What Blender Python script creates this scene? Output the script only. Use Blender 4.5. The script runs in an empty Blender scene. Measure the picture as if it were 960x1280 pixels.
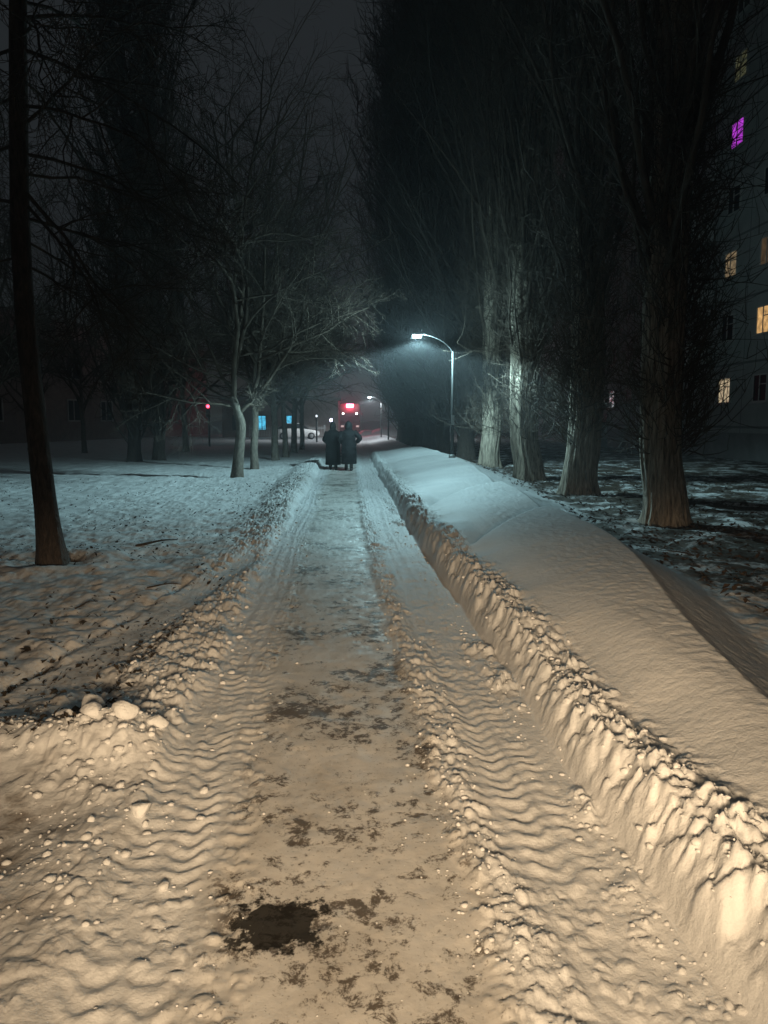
import bpy, math, random
import numpy as np
from mathutils import Vector, Matrix

random.seed(7)
RNG = np.random.default_rng(11)
S = bpy.context.scene
COL = S.collection
PI = math.pi
R = math.radians

# ------------------------------------------------------------------ camera
F = 961.0
CAM_Z = 1.75
PITCH = R(6.8)
YAW = R(2.2)
SY, CY = math.sin(YAW), math.cos(YAW)
cam = bpy.data.cameras.new('camera')
cam.sensor_fit = 'VERTICAL'
cam.sensor_height = 36.0
cam.sensor_width = 27.0
cam.lens = 36.0 * F / 1280.0
cam.clip_start = 0.05
cam.clip_end = 3000
camo = bpy.data.objects.new('camera', cam)
COL.objects.link(camo)
camo.location = (0, 0, CAM_Z)
camo.rotation_euler = (PI / 2 - PITCH, 0, -YAW)
S.camera = camo


def at(px, py, d):
    """world point seen at photo pixel (px,py) at horizontal forward distance d"""
    cx = (px - 480) / F
    cy = -(py - 640) / F
    fw = math.cos(PITCH) + cy * math.sin(PITCH)
    up = -math.sin(PITCH) + cy * math.cos(PITCH)
    s = d / fw
    xc = cx * s
    return Vector((xc * CY + d * SY, d * CY - xc * SY, CAM_Z + up * s))


# ------------------------------------------------------------------ render settings
S.render.engine = 'CYCLES'
cy = S.cycles
cy.use_denoising = True
try:
    cy.denoiser = 'OPENIMAGEDENOISE'
    cy.denoising_input_passes = 'RGB_ALBEDO_NORMAL'
    cy.denoising_prefilter = 'ACCURATE'
except Exception:
    pass
cy.max_bounces = 5
cy.diffuse_bounces = 3
cy.glossy_bounces = 2
cy.transmission_bounces = 2
cy.volume_bounces = 0
cy.transparent_max_bounces = 6
cy.sample_clamp_indirect = 2.0
cy.use_light_tree = True
cy.use_adaptive_sampling = True
cy.adaptive_threshold = 0.02
cy.caustics_reflective = False
cy.caustics_refractive = False
S.view_settings.view_transform = 'Standard'
S.view_settings.look = 'None'
S.view_settings.exposure = 0.0
S.view_settings.gamma = 1.0


# ------------------------------------------------------------------ numpy noise
def _h(ix, iy, s):
    ix = ix.astype(np.int64)
    iy = iy.astype(np.int64)
    n = (ix * 374761393 + iy * 668265263 + s * 1274126177) & 0xFFFFFFFF
    n = ((n ^ (n >> 13)) * 1103515245) & 0xFFFFFFFF
    n = ((n ^ (n >> 16)) * 2246822519) & 0xFFFFFFFF
    n = n ^ (n >> 15)
    return (n & 0xFFFFFF).astype(np.float32) / float(0xFFFFFF)


def vn(x, y, s=0):
    fx = np.floor(x)
    fy = np.floor(y)
    tx = (x - fx).astype(np.float32)
    ty = (y - fy).astype(np.float32)
    tx = tx * tx * tx * (tx * (tx * 6 - 15) + 10)
    ty = ty * ty * ty * (ty * (ty * 6 - 15) + 10)
    a = _h(fx, fy, s)
    b = _h(fx + 1, fy, s)
    c = _h(fx, fy + 1, s)
    d = _h(fx + 1, fy + 1, s)
    return (a + (b - a) * tx) * (1 - ty) + (c + (d - c) * tx) * ty


def fbm(x, y, s=0, o=4, g=0.5):
    r = 0
    a = 1.0
    t = 0
    for k in range(o):
        r = r + a * (vn(x * 2 ** k + 17.3 * k, y * 2 ** k - 9.1 * k, s + k) - 0.5)
        t += a
        a *= g
    return r / t * 2


def worley(x, y, s=0):
    fx = np.floor(x)
    fy = np.floor(y)
    f1 = np.full(x.shape, 9.0, np.float32)
    f2 = np.full(x.shape, 9.0, np.float32)
    rid = np.zeros(x.shape, np.float32)
    for i in (-1, 0, 1):
        for j in (-1, 0, 1):
            cx = fx + i
            cyy = fy + j
            dx = cx + 0.1 + 0.8 * _h(cx, cyy, s) - x
            dy = cyy + 0.1 + 0.8 * _h(cx, cyy, s + 1) - y
            d = np.sqrt(dx * dx + dy * dy).astype(np.float32)
            m = d < f1
            f2 = np.where(m, f1, np.minimum(f2, d))
            rid = np.where(m, _h(cx, cyy, s + 2), rid)
            f1 = np.where(m, d, f1)
    return f1, f2, rid


def ss(a, b, t):
    t = np.clip((t - a) / (b - a), 0, 1)
    return t * t * (3 - 2 * t)


def chunk(x, y, sc, s):
    """broken plates of snow: tilted flat-topped pieces with cracks between"""
    wx = x / sc + 0.30 * fbm(x / sc * 1.3, y / sc * 1.3, s + 50, 3)
    wy = y / sc + 0.30 * fbm(x / sc * 1.3, y / sc * 1.3, s + 60, 3)
    f1, f2, r = worley(wx, wy, s)
    k = (r * 9973) % 1.0
    k2 = (r * 7331) % 1.0
    tilt = (k - 0.5) * np.sin(wx * 2.1 + r * 20) + (k2 - 0.5) * np.cos(wy * 2.3 + r * 33)
    h = np.clip(r * 1.15 - 0.15, 0, 1) + 0.5 * tilt * (r > 0.2)
    edge = ss(0.0, 0.30, f2 - f1)
    return np.clip(h, 0, 1.1) * edge * (1 - 0.4 * np.clip(f1, 0, 1) ** 2)


# ------------------------------------------------------------------ ground height
def drift_c(y):
    return -0.45 * (1 - np.exp(-np.maximum(y - 2, 0) / 10.0))


TREE_BASES = [(q.x, q.y, w) for q, w in ((at(66, 706, 9.3), 0.42), (at(832, 652, 13.2), 0.9), (at(723, 616, 18.5), 0.9), (at(662, 599, 22.7), 0.9), (at(611, 584, 28.5), 0.9))]


def height(u, y):
    """u = sideways distance from the centre of the path; returns z, ice, dirt, litter"""
    z = np.zeros(u.shape, np.float32)
    near = 1 - ss(14, 40, y)
    lown = fbm(u * 0.35, y * 0.35, 1, 3)
    # --- trodden path / ice
    path_m = ss(-0.62, -0.36, u + 0.16 * fbm(u * 3, y * 2.2, 20, 4)) * (1 - ss(0.34, 0.56, u + 0.16 * fbm(u * 3, y * 2.2, 21, 4)))
    ice = 0.016 * fbm(u * 2.2, y * 1.2, 3, 4) + 0.004 * fbm(u * 14, y * 6, 4, 3)
    pits = ss(0.18, 0.5, fbm(u * 5, y * 3.6, 5, 4))
    ice = 0.5 * ice - 0.005 * pits
    tre_ice = fbm(u * 30, y * 22, 9, 2) * 0.0015
    z += path_m * (ice + tre_ice)
    # --- tyre tracks
    wob = 0.03 * np.sin(y * 0.9) + 0.03 * fbm(y * 0.5, y * 0 + 3.3, 30, 2)
    for (uc, hw, sd, amp) in ((-0.66, 0.25, 31, 0.0105), (0.80, 0.24, 33, 0.011)):
        v = u - uc - wob
        m = ss(-hw - 0.07, -hw + 0.03, v + 0.05 * fbm(u * 6, y * 4, sd + 7, 2)) * (1 - ss(hw - 0.03, hw + 0.07, v + 0.05 * fbm(u * 6, y * 4, sd + 8, 2)))
        ph = (y - 0.28 * np.abs(v + 0.05) + 0.022 * np.sin(v * 31 + y * 0.4) + 0.07 * fbm(u * 3.5, y * 2.2, sd, 4)) / 0.104
        rd = (0.5 + 0.5 * np.cos(2 * PI * ph))
        rd = rd ** 1.25
        crush = 0.12 + 0.88 * ss(-0.25, 0.2, fbm(u * 2.6, y * 1.6, sd + 1, 4))
        tr = -0.016 + amp * rd * crush * (0.7 + 0.6 * vn(u * 9, y * 7, sd + 9)) + 0.011 * fbm(u * 8, y * 8, sd + 2, 4) + (0.004 + 0.011 * (1 - crush)) * chunk(u, y, 0.055, sd + 3) + 0.006 * (1 - crush) * chunk(u, y, 0.11, sd + 4)
        rd_gap = 1 - 0.7 * np.exp(-((np.abs(v + 0.02 * fbm(y * 1.5, y * 0, sd + 12, 2)) - 0.105) / 0.022) ** 2)
        tr = -0.016 + (tr + 0.016) * rd_gap
        # shallow groove in the middle of the tread
        tr -= 0.008 * np.exp(-(v / 0.05) ** 2)
        z = z * (1 - m) + m * (tr * (0.5 + 0.5 * near) + 0.004)
    # --- crumbled strip between the ice and the right tread
    m = ss(0.40, 0.50, u + 0.05 * fbm(u * 4, y * 3, 40, 3)) * (1 - ss(0.58, 0.72, u + 0.08 * fbm(u * 3, y * 2, 41, 3)))
    z += m * (0.012 + 0.018 * chunk(u, y, 0.13, 42) + 0.018 * chunk(u, y, 0.06, 43) + 0.012 * chunk(u, y, 0.032, 143) + 0.02 * fbm(u * 5, y * 4, 144, 3))
    # --- crumbs at the foot of the wall
    m = ss(0.98, 1.06, u + 0.07 * fbm(u * 3, y * 2.2, 44, 3)) * (1 - ss(1.16, 1.22, u))
    z += m * ss(-0.1, 0.4, fbm(y * 1.3, y * 0 + 1.1, 47, 2)) * (0.01 + 0.05 * chunk(u, y, 0.12, 45) + 0.025 * chunk(u, y, 0.06, 46))
    # --- left berm
    bh = 0.03 + 0.16 * ss(11, 22, y) * (1 - ss(31, 36, y)) - 0.02 * ss(36, 42, y)
    bl = ss(-1.95, -1.25, u + 0.12 * fbm(u * 1.5, y * 1.2, 50, 3)) * (1 - ss(-1.0, -0.80, u + 0.10 * fbm(u * 2.5, y * 2.0, 51, 3)))
    fl = 0.35 + 0.65 * ss(3.2, 4.3, y)
    z += bl * fl * (bh + 0.034 * chunk(u, y, 0.17, 52) * near + 0.030 * chunk(u, y, 0.08, 53) + 0.018 * chunk(u, y, 0.045, 54) + 0.035 * fbm(u * 3, y * 3, 55, 4))
    # --- left field, trodden
    lf = 1 - ss(-1.75, -1.25, u)
    tro = 0.050 * fbm(u * 0.9, y * 0.9, 60, 3) + 0.045 * fbm(u * 3.2, y * 2.6, 61, 4)
    f1, f2, r = worley(u * 3.0 + 0.4 * fbm(u * 4, y * 4, 62, 2), y * 2.6, 63)
    tro -= 0.05 * np.clip(1 - f1 / 0.5, 0, 1) ** 1.2 * np.clip(r * 1.6 - 0.6, 0, 1) * ss(-0.2, 0.2, fbm(u * 0.5, y * 0.5, 65, 3))
    tro += 0.016 * chunk(u, y, 0.12, 66) * ss(-0.1, 0.25, fbm(u * 0.8, y * 0.8, 67, 3))
    tro += 0.030 * fbm(u * 11, y * 9, 64, 4) * (1 - ss(25, 50, y))
    tro = tro * 0.7
    z += lf * tro * (1 - 0.65 * ss(30, 45, y))
    # wheel ruts left of the berm
    for (ua, ub, dep, w, sd) in ((-2.35, -1.60, 0.055, 0.07, 70), (-1.62, -1.30, 0.06, 0.09, 71)):
        ur = ua + (ub - ua) * (y - 4.2) / 4.2 + 0.06 * fbm(y * 1.2, y * 0 + 2, sd, 3)
        mr = ss(4.0, 4.5, y) * (1 - ss(8.5, 10.5, y))
        z -= mr * dep * np.exp(-((u - ur) / w) ** 2) * (0.5 + 0.8 * ss(-0.3, 0.3, fbm(y * 2.2, y * 0, sd + 3, 3)))
    ln = (u - (-1.98 + 0.16 * (y - 4.2)))
    lane = np.exp(-(ln / 0.2) ** 4) * ss(4.4, 5.2, y) * (1 - ss(9, 11, y))
    z = z * (1 - 0.8 * lane) - 0.02 * lane
    # cross ridge thrown to the left
    yr = 3.98 + 0.10 * fbm(u * 1.1, u * 0, 80, 3) + 0.05 * (u + 1.0)
    rm = 1 - ss(-1.15, -0.78, u + 0.05 * fbm(u * 3, y * 3, 81, 2))
    t = (y - yr)
    prof = np.where(t < 0, np.exp(-(t / 0.20) ** 2), np.exp(-(t / 0.30) ** 2))
    z = z + rm * prof * (0.105 + 0.04 * fbm(u * 2.2, y * 2.2, 82, 3) + 0.025 * chunk(u, y, 0.24, 83) + 0.014 * chunk(u, y, 0.09, 84))
    scr = (1 - ss(-1.55, -1.0, u + 0.1 * fbm(u * 2, y * 2, 86, 2))) * (1 - ss(3.3, 3.65, y))
    z = z * (1 - 0.75 * scr) + scr * (-0.045 + 0.02 * fbm(u * 2.5, y * 2.5, 87, 4) + 0.022 * chunk(u, y, 0.09, 88) * ss(-0.1, 0.3, fbm(u * 1.3, y * 1.3, 89, 2)))
    # --- right bank
    fold = 1 - np.abs(fbm(u * 0.8 + 5, y * 2.1, 190, 3)) * 2.6
    flute = 0.055 * fbm(u * 1.5, y * 2.6, 90, 3) + 0.05 * (chunk(u * 0.55 + 3, y, 0.26, 91) - 0.35) + 0.03 * (chunk(u * 0.5, y, 0.12, 92) - 0.35)
    hb = (0.30 + 0.06 * fbm(y * 0.7, y * 0, 93, 3)) * (1 - ss(34, 41, y)) + 0.0
    hb0 = 0.30 * (1 - ss(34, 41, y))
    hb = hb - 0.06 * (1 - ss(4.0, 10.0, y))
    ue = 1.15 + 0.05 * fbm(y * 0.8, y * 0 + 7, 94, 2)
    w1 = ss(0.0, 0.07, u - ue)
    w2 = np.clip((u + flute * 0.16 + 0.05 * fbm(u * 5, y * 5, 196, 4) + 0.035 * (chunk(u * 0.8, y, 0.17, 195) - 0.3) - ue - 0.03) / 0.145, 0, 1)
    w2 = w2 * w2 * (3 - 2 * w2)
    lay = 0.02 * fbm(u * 18, y * 6, 95, 3)
    wall = hb * (0.42 * w1 + 0.58 * w2) + lay * w2 * (1 - w2) * 3
    wall += w1 * (1 - ss(0.3, 0.5, u - ue)) * (0.024 * chunk(u * 1.2, y, 0.06, 191) + 0.034 * chunk(u, y, 0.13, 192) * (0.3 + 0.7 * w2) + 0.012 * fbm(u * 14, y * 14, 193, 3))
    wall_m = ss(-0.01, 0.05, u - ue)
    rim = ss(0.07, 0.16, u - ue) * (1 - ss(0.20 + 0.22 * (1 - ss(2.3, 3.3, y)), 0.34 + 0.3 * (1 - ss(2.3, 3.3, y)), u - ue + 0.15 * fbm(u * 2, y * 1.5, 96, 3)))
    wall += rim * (0.040 * chunk(u, y, 0.15, 97) + 0.034 * chunk(u, y, 0.075, 98) + 0.018 * chunk(u, y, 0.04, 99)) * (1 - 0.6 * ss(15, 30, y))
    # drift behind the wall
    uc = 3.5 - 2.2 * np.exp(-(y - 1) / 6.0) + 0.12 * fbm(y * 0.4, y * 0, 100, 2)
    hc = 0.11 + 0.19 * ss(2.5, 9, y) + 0.10 * ss(14, 22, y) - 0.10 * ss(26, 36, y)
    t = np.clip((u - 1.45) / np.maximum(uc - 1.45, 0.3), 0, None)
    rise = np.where(t < 1, 1 - (1 - np.minimum(t, 1)) ** 1.7, 1.0)
    dz = hc * rise * (0.9 + 0.1 * lown)
    for (y0, sk, dep, ln_, sd) in ((9.4, 0.75, 0.19, 1.0, 110), (13.2, 1.25, 0.22, 1.8, 111), (40.0, 1.2, 0.03, 3.0, 112)):
        tt = y - (y0 + sk * (u - 2.0) + 0.5 * np.sin(u * 1.5 + sd))
        dz -= dep * ss(0.0, 0.16, tt) * np.exp(-np.maximum(tt, 0) / ln_) * ss(1.5, 1.9, u)
    # right lee side
    top = hb + (hb0 - hb) * ss(1.5, 2.0, u) + dz
    lee = top - np.maximum(u - uc, 0) * (0.55 - 0.2 * ss(9, 16, y)) - 0.03 * ss(0, 0.15, u - uc)
    rf = 0.05 * fbm(u * 0.5, y * 0.5, 120, 3) + 0.035 * fbm(u * 3, y * 2.6, 121, 4) + 0.015 * fbm(u * 12, y * 10, 122, 2) * (1 - ss(20, 45, y))
    rf += 0.02
    k = 0.05
    hmix = np.clip(0.5 + 0.5 * (lee - rf) / k, 0, 1)
    body = rf * (1 - hmix) + lee * hmix + k * hmix * (1 - hmix)
    fine = 0.008 * fbm(u * 16, y * 16, 123, 4) * ss(1.7, 2.2, u)
    rb = np.where(u - ue > 0.33, 0, 0)
    wall_full = wall + (body - hb) * ss(0.18, 0.42, u - ue) + fine
    z = z * (1 - wall_m) + wall_full * wall_m
    # --- masks
    icem = path_m * (1 - wall_m)
    dirt = bl * (0.25 + 0.75 * ss(10, 14, y) * (1 - ss(19, 25, y))) + scr * 0.6 + lf * (0.5 - 0.3 * ss(9, 17, y)) * (1 - rm * prof)
    dirt = dirt + 0.6 * wall_m * (1 - ss(0.35, 0.7, u - ue)) * ss(9, 12, y) * (1 - ss(20, 28, y))
    litter = np.where(u > uc, 1 - hmix, 0) * ss(3.0, 4.2, u)
    xw = u + drift_c(y)
    for (bx_, by_, w) in TREE_BASES:
        rr2 = np.sqrt((xw - bx_) ** 2 + (y - by_) ** 2) * (1 + 0.35 * fbm(xw * 2.5, y * 2.5, 400, 3)) / w
        m = np.exp(-rr2 ** 2)
        z = z - 0.05 * m + 0.05 * np.exp(-((rr2 - 1.5) / 0.5) ** 2)
        dirt = dirt + 1.3 * np.exp(-(rr2 / 0.9) ** 2)
    return z, icem, dirt, litter


def height1(x, y):
    u = np.array([x - float(drift_c(np.array(y)))], np.float32)
    return float(height(u, np.array([y], np.float32))[0][0])


# ------------------------------------------------------------------ materials
def nmat(name):
    m = bpy.data.materials.new(name)
    m.use_nodes = True
    nt = m.node_tree
    for n in list(nt.nodes):
        nt.nodes.remove(n)
    out = nt.nodes.new('ShaderNodeOutputMaterial')
    b = nt.nodes.new('ShaderNodeBsdfPrincipled')
    nt.links.new(b.outputs[0], out.inputs[0])
    return m, nt, b


def node(nt, t, **kw):
    n = nt.nodes.new(t)
    for k, v in kw.items():
        if k == 'inputs':
            for a, c in v.items():
                n.inputs[a].default_value = c
        else:
            setattr(n, k, v)
    return n


def noise_node(nt, co, scale, detail=5, rough=0.55, dist=0.0):
    n = node(nt, 'ShaderNodeTexNoise')
    n.inputs['Scale'].default_value = scale
    n.inputs['Detail'].default_value = detail
    n.inputs['Roughness'].default_value = rough
    n.inputs['Distortion'].default_value = dist
    nt.links.new(co, n.inputs['Vector'])
    return n


def ramp(nt, fac, stops):
    n = node(nt, 'ShaderNodeValToRGB')
    cr = n.color_ramp
    while len(cr.elements) < len(stops):
        cr.elements.new(0.5)
    for e, (p, c) in zip(cr.elements, stops):
        e.position = p
        e.color = c if len(c) == 4 else (*c, 1)
    nt.links.new(fac, n.inputs[0])
    return n


def math_n(nt, op, a, b=None, clamp=False):
    n = node(nt, 'ShaderNodeMath', operation=op, use_clamp=clamp)
    for i, v in enumerate((a, b)):
        if v is None:
            continue
        if isinstance(v, (int, float)):
            n.inputs[i].default_value = v
        else:
            nt.links.new(v, n.inputs[i])
    return n.outputs[0]


def mix_c(nt, fac, a, b):
    n = node(nt, 'ShaderNodeMix', data_type='RGBA')
    for i, v in ((0, fac), (6, a), (7, b)):
        if isinstance(v, tuple):
            n.inputs[i].default_value = v if len(v) == 4 else (*v, 1)
        elif isinstance(v, (int, float)):
            n.inputs[i].default_value = v
        else:
            nt.links.new(v, n.inputs[i])
    return n.outputs[2]


def plain(name, c, rough=0.6, metal=0.0, noise=0.25, scale=6.0, bump=0.0, bscale=30, spec=0.35):
    m, nt, b = nmat(name)
    b.inputs['Specular IOR Level'].default_value = spec
    tc = node(nt, 'ShaderNodeTexCoord').outputs['Object']
    n = noise_node(nt, tc, scale, 5)
    lo = tuple(v * (1 - noise) for v in c)
    hi = tuple(min(1, v * (1 + noise)) for v in c)
    r = ramp(nt, n.outputs[0], [(0.3, lo), (0.7, hi)])
    nt.links.new(r.outputs[0], b.inputs['Base Color'])
    b.inputs['Roughness'].default_value = rough
    b.inputs['Metallic'].default_value = metal
    if bump:
        n2 = noise_node(nt, tc, bscale, 4)
        bp = node(nt, 'ShaderNodeBump')
        bp.inputs['Strength'].default_value = bump
        bp.inputs['Distance'].default_value = 0.02
        nt.links.new(n2.outputs[0], bp.inputs['Height'])
        nt.links.new(bp.outputs[0], b.inputs['Normal'])
    return m


def emit(name, c, st, var=0.0, base=(0.1, 0.1, 0.1)):
    m, nt, b = nmat(name)
    b.inputs['Base Color'].default_value = (*base, 1)
    b.inputs['Roughness'].default_value = 0.3
    b.inputs['Emission Color'].default_value = (*c, 1)
    b.inputs['Emission Strength'].default_value = st
    if var:
        tc = node(nt, 'ShaderNodeTexCoord').outputs['Object']
        n = noise_node(nt, tc, 3.5, 3)
        v = math_n(nt, 'MULTIPLY', math_n(nt, 'SUBTRACT', n.outputs[0], 0.12, True), st * 2.8)
        nt.links.new(v, b.inputs['Emission Strength'])
    return m


def snow_mat(name):
    m, nt, b = nmat(name)
    tc = node(nt, 'ShaderNodeTexCoord').outputs['Object']
    A = {}
    for k in ('ice', 'dirt', 'litter'):
        a = node(nt, 'ShaderNodeAttribute', attribute_name=k)
        A[k] = a.outputs['Fac']
    # clean snow, faint variation
    n0 = noise_node(nt, tc, 1.7, 6)
    snow = ramp(nt, n0.outputs[0], [(0.3, (0.70, 0.71, 0.72)), (0.7, (0.82, 0.82, 0.82))]).outputs[0]
    # grit spread over dirty snow
    n1 = noise_node(nt, tc, 5.5, 9, 0.66, 0.4)
    n1b = noise_node(nt, tc, 0.9, 4)
    g = math_n(nt, 'ADD', n1.outputs[0], math_n(nt, 'MULTIPLY', n1b.outputs[0], 0.5))
    grit = ramp(nt, g, [(0.72, (0, 0, 0)), (1.0, (1, 1, 1))]).outputs[0]
    dm = math_n(nt, 'MULTIPLY', A['dirt'], math_n(nt, 'ADD', math_n(nt, 'MULTIPLY', grit, 1.1), 0.16), True)
    c1 = mix_c(nt, dm, snow, (0.135, 0.095, 0.062))
    # trodden ice: greyer, stained, with dark worn holes
    n2 = noise_node(nt, tc, 2.4, 8, 0.62, 0.2)
    icec = ramp(nt, n2.outputs[0], [(0.32, (0.54, 0.515, 0.48)), (0.5, (0.68, 0.66, 0.63)), (0.72, (0.75, 0.735, 0.71))]).outputs[0]
    n3 = noise_node(nt, tc, 9.5, 12, 0.82, 0.25)
    n3b = noise_node(nt, tc, 1.5, 3)
    hm = math_n(nt, 'ADD', n3.outputs[0], math_n(nt, 'MULTIPLY', n3b.outputs[0], 0.45))
    hole = ramp(nt, hm, [(0.745, (0, 0, 0)), (0.80, (1, 1, 1))]).outputs[0]
    icec = mix_c(nt, math_n(nt, 'MULTIPLY', hole, 0.9), icec, (0.075, 0.055, 0.04))
    n7 = noise_node(nt, tc, 60, 3)
    speck = ramp(nt, n7.outputs[0], [(0.635, (0, 0, 0)), (0.675, (1, 1, 1))]).outputs[0]
    icec = mix_c(nt, math_n(nt, 'MULTIPLY', speck, 0.5), icec, (0.10, 0.075, 0.05))
    # one big bare spot near the viewer
    vm = node(nt, 'ShaderNodeMapping')
    vm.inputs['Location'].default_value = (0.27 / 0.17, -2.52 / 0.16, 0)
    vm.inputs['Scale'].default_value = (1 / 0.17, 1 / 0.16, 0)
    nt.links.new(tc, vm.inputs[0])
    ln = node(nt, 'ShaderNodeVectorMath', operation='LENGTH')
    nt.links.new(vm.outputs[0], ln.inputs[0])
    n8 = noise_node(nt, tc, 13, 10, 0.72)
    sp = math_n(nt, 'ADD', ln.outputs['Value'], math_n(nt, 'MULTIPLY', math_n(nt, 'SUBTRACT', n8.outputs[0], 0.5), 3.2))
    spot = ramp(nt, sp, [(0.80, (1, 1, 1)), (1.0, (0, 0, 0))]).outputs[0]
    icec = mix_c(nt, math_n(nt, 'MULTIPLY', spot, 0.95), icec, (0.006, 0.005, 0.004))
    im = math_n(nt, 'MULTIPLY', A['ice'], 1.0, True)
    c2 = mix_c(nt, im, c1, icec)
    # bare leaf-littered earth under the trees
    n4 = noise_node(nt, tc, 1.3, 9, 0.68, 0.5)
    n5 = noise_node(nt, tc, 9.0, 6, 0.7)
    le = math_n(nt, 'ADD', n4.outputs[0], math_n(nt, 'MULTIPLY', n5.outputs[0], 0.35))
    lm = ramp(nt, le, [(0.55, (0, 0, 0)), (0.68, (1, 1, 1))]).outputs[0]
    lm = math_n(nt, 'MULTIPLY', lm, A['litter'], True)
    earth = ramp(nt, n5.outputs[0], [(0.3, (0.03, 0.024, 0.018)), (0.7, (0.09, 0.065, 0.045))]).outputs[0]
    c3 = mix_c(nt, lm, c2, earth)
    nt.links.new(c3, b.inputs['Base Color'])
    # roughness: damp ice shines a little
    n6 = noise_node(nt, tc, 7, 5)
    ir = ramp(nt, n6.outputs[0], [(0.35, (0.5, 0.5, 0.5)), (0.6, (0.72, 0.72, 0.72))]).outputs[0]
    rr = node(nt, 'ShaderNodeMix', data_type='FLOAT')
    nt.links.new(im, rr.inputs[0])
    rr.inputs[2].default_value = 0.75
    nt.links.new(ir, rr.inputs[3])
    nt.links.new(math_n(nt, 'MAXIMUM', rr.outputs[0], math_n(nt, 'MULTIPLY', spot, im)), b.inputs['Roughness'])
    b.inputs['Specular IOR Level'].default_value = 0.16
    # granular bump
    h1 = noise_node(nt, tc, 55, 6, 0.65)
    h2 = noise_node(nt, tc, 16, 5, 0.6)
    hs = math_n(nt, 'ADD', math_n(nt, 'MULTIPLY', h1.outputs[0], 0.35), h2.outputs[0])
    hs = math_n(nt, 'SUBTRACT', hs, math_n(nt, 'MULTIPLY', math_n(nt, 'MULTIPLY', hole, im), 0.8))
    bp = node(nt, 'ShaderNodeBump')
    nt.links.new(math_n(nt, 'SUBTRACT', 0.55, math_n(nt, 'MULTIPLY', im, 0.33)), bp.inputs['Strength'])
    bp.inputs['Distance'].default_value = 0.018
    nt.links.new(hs, bp.inputs['Height'])
    nt.links.new(bp.outputs[0], b.inputs['Normal'])
    return m


def bark_mat(name, dark, light, scale=(9, 9, 1.6), bump=0.8):
    m, nt, b = nmat(name)
    tc = node(nt, 'ShaderNodeTexCoord').outputs['Object']
    mp = node(nt, 'ShaderNodeMapping')
    mp.inputs['Scale'].default_value = scale
    nt.links.new(tc, mp.inputs[0])
    n = noise_node(nt, mp.outputs[0], 1.6, 8, 0.65, 0.5)
    r = ramp(nt, n.outputs[0], [(0.33, dark), (0.62, light)])
    nt.links.new(r.outputs[0], b.inputs['Base Color'])
    b.inputs['Roughness'].default_value = 0.9
    bp = node(nt, 'ShaderNodeBump')
    bp.inputs['Strength'].default_value = bump
    bp.inputs['Distance'].default_value = 0.05
    nt.links.new(n.outputs[0], bp.inputs['Height'])
    nt.links.new(bp.outputs[0], b.inputs['Normal'])
    return m


M = {}
M['snow'] = snow_mat('snow')
M['lump'] = plain('packed_snow', (0.74, 0.74, 0.74), 0.8, 0, 0.08, 9, 0.6, 40)
M['bark_poplar'] = bark_mat('poplar_bark', (0.045, 0.035, 0.026), (0.44, 0.365, 0.285), (15, 15, 1.6), 1.0)
M['bark_left'] = bark_mat('smooth_bark', (0.055, 0.044, 0.034), (0.17, 0.145, 0.118), (14, 14, 5), 0.5)
M['bark_dark'] = bark_mat('dark_bark', (0.022, 0.017, 0.014), (0.075, 0.056, 0.045), (16, 16, 4), 0.9)
M['twig'] = plain('twig_bark', (0.085, 0.066, 0.05), 0.85, 0, 0.35, 3)
M['twig_dark'] = plain('dark_twig_bark', (0.06, 0.05, 0.042), 0.85, 0, 0.3, 3)
M['metal'] = plain('galvanised_steel', (0.36, 0.37, 0.37), 0.5, 0.5, 0.15, 12)
M['dark_metal'] = plain('dark_painted_steel', (0.03, 0.032, 0.034), 0.5, 0.2, 0.2, 12)
M['pole'] = plain('weathered_steel', (0.06, 0.062, 0.062), 0.65, 0.2, 0.2, 12)
M['white_paint'] = plain('white_paint', (0.72, 0.72, 0.70), 0.4, 0, 0.05, 3)
M['glass_dark'] = plain('dark_glass', (0.015, 0.017, 0.02), 0.5, 0, 0.2, 2, spec=0.08)
M['rubber'] = plain('rubber', (0.02, 0.02, 0.02), 0.8, 0, 0.2, 12)
M['frame'] = plain('window_frame_paint', (0.42, 0.41, 0.39), 0.6, 0, 0.1, 3)
M['brick'] = plain('dull_brick', (0.20, 0.15, 0.13), 0.9, 0, 0.25, 2, 0.4, 20)
M['concrete'] = plain('grey_concrete', (0.17, 0.165, 0.16), 0.9, 0, 0.2, 2, 0.3, 20)
M['coat_a'] = plain('black_wool_coat', (0.005, 0.0055, 0.006), 0.98, 0, 0.3, 14, 0.4, 40, spec=0.1)
M['coat_b'] = plain('dark_quilted_nylon', (0.0075, 0.008, 0.0095), 0.7, 0, 0.25, 10, spec=0.2)
M['hood'] = plain('dark_knit', (0.010, 0.009, 0.009), 0.95, 0, 0.3, 20, 0.5, 60, spec=0.1)
M['skin'] = plain('skin', (0.45, 0.28, 0.2), 0.6, 0, 0.05, 4)
M['boot'] = plain('boot_leather', (0.03, 0.028, 0.026), 0.5, 0, 0.2, 9)
M['glove'] = plain('pale_mitten', (0.62, 0.60, 0.57), 0.9, 0, 0.1, 9)
M['debris'] = plain('dead_grass_bits', (0.035, 0.026, 0.018), 0.9, 0, 0.5, 3)
M['leaf'] = plain('fallen_leaf', (0.07, 0.045, 0.028), 0.8, 0, 0.5, 3)


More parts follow.
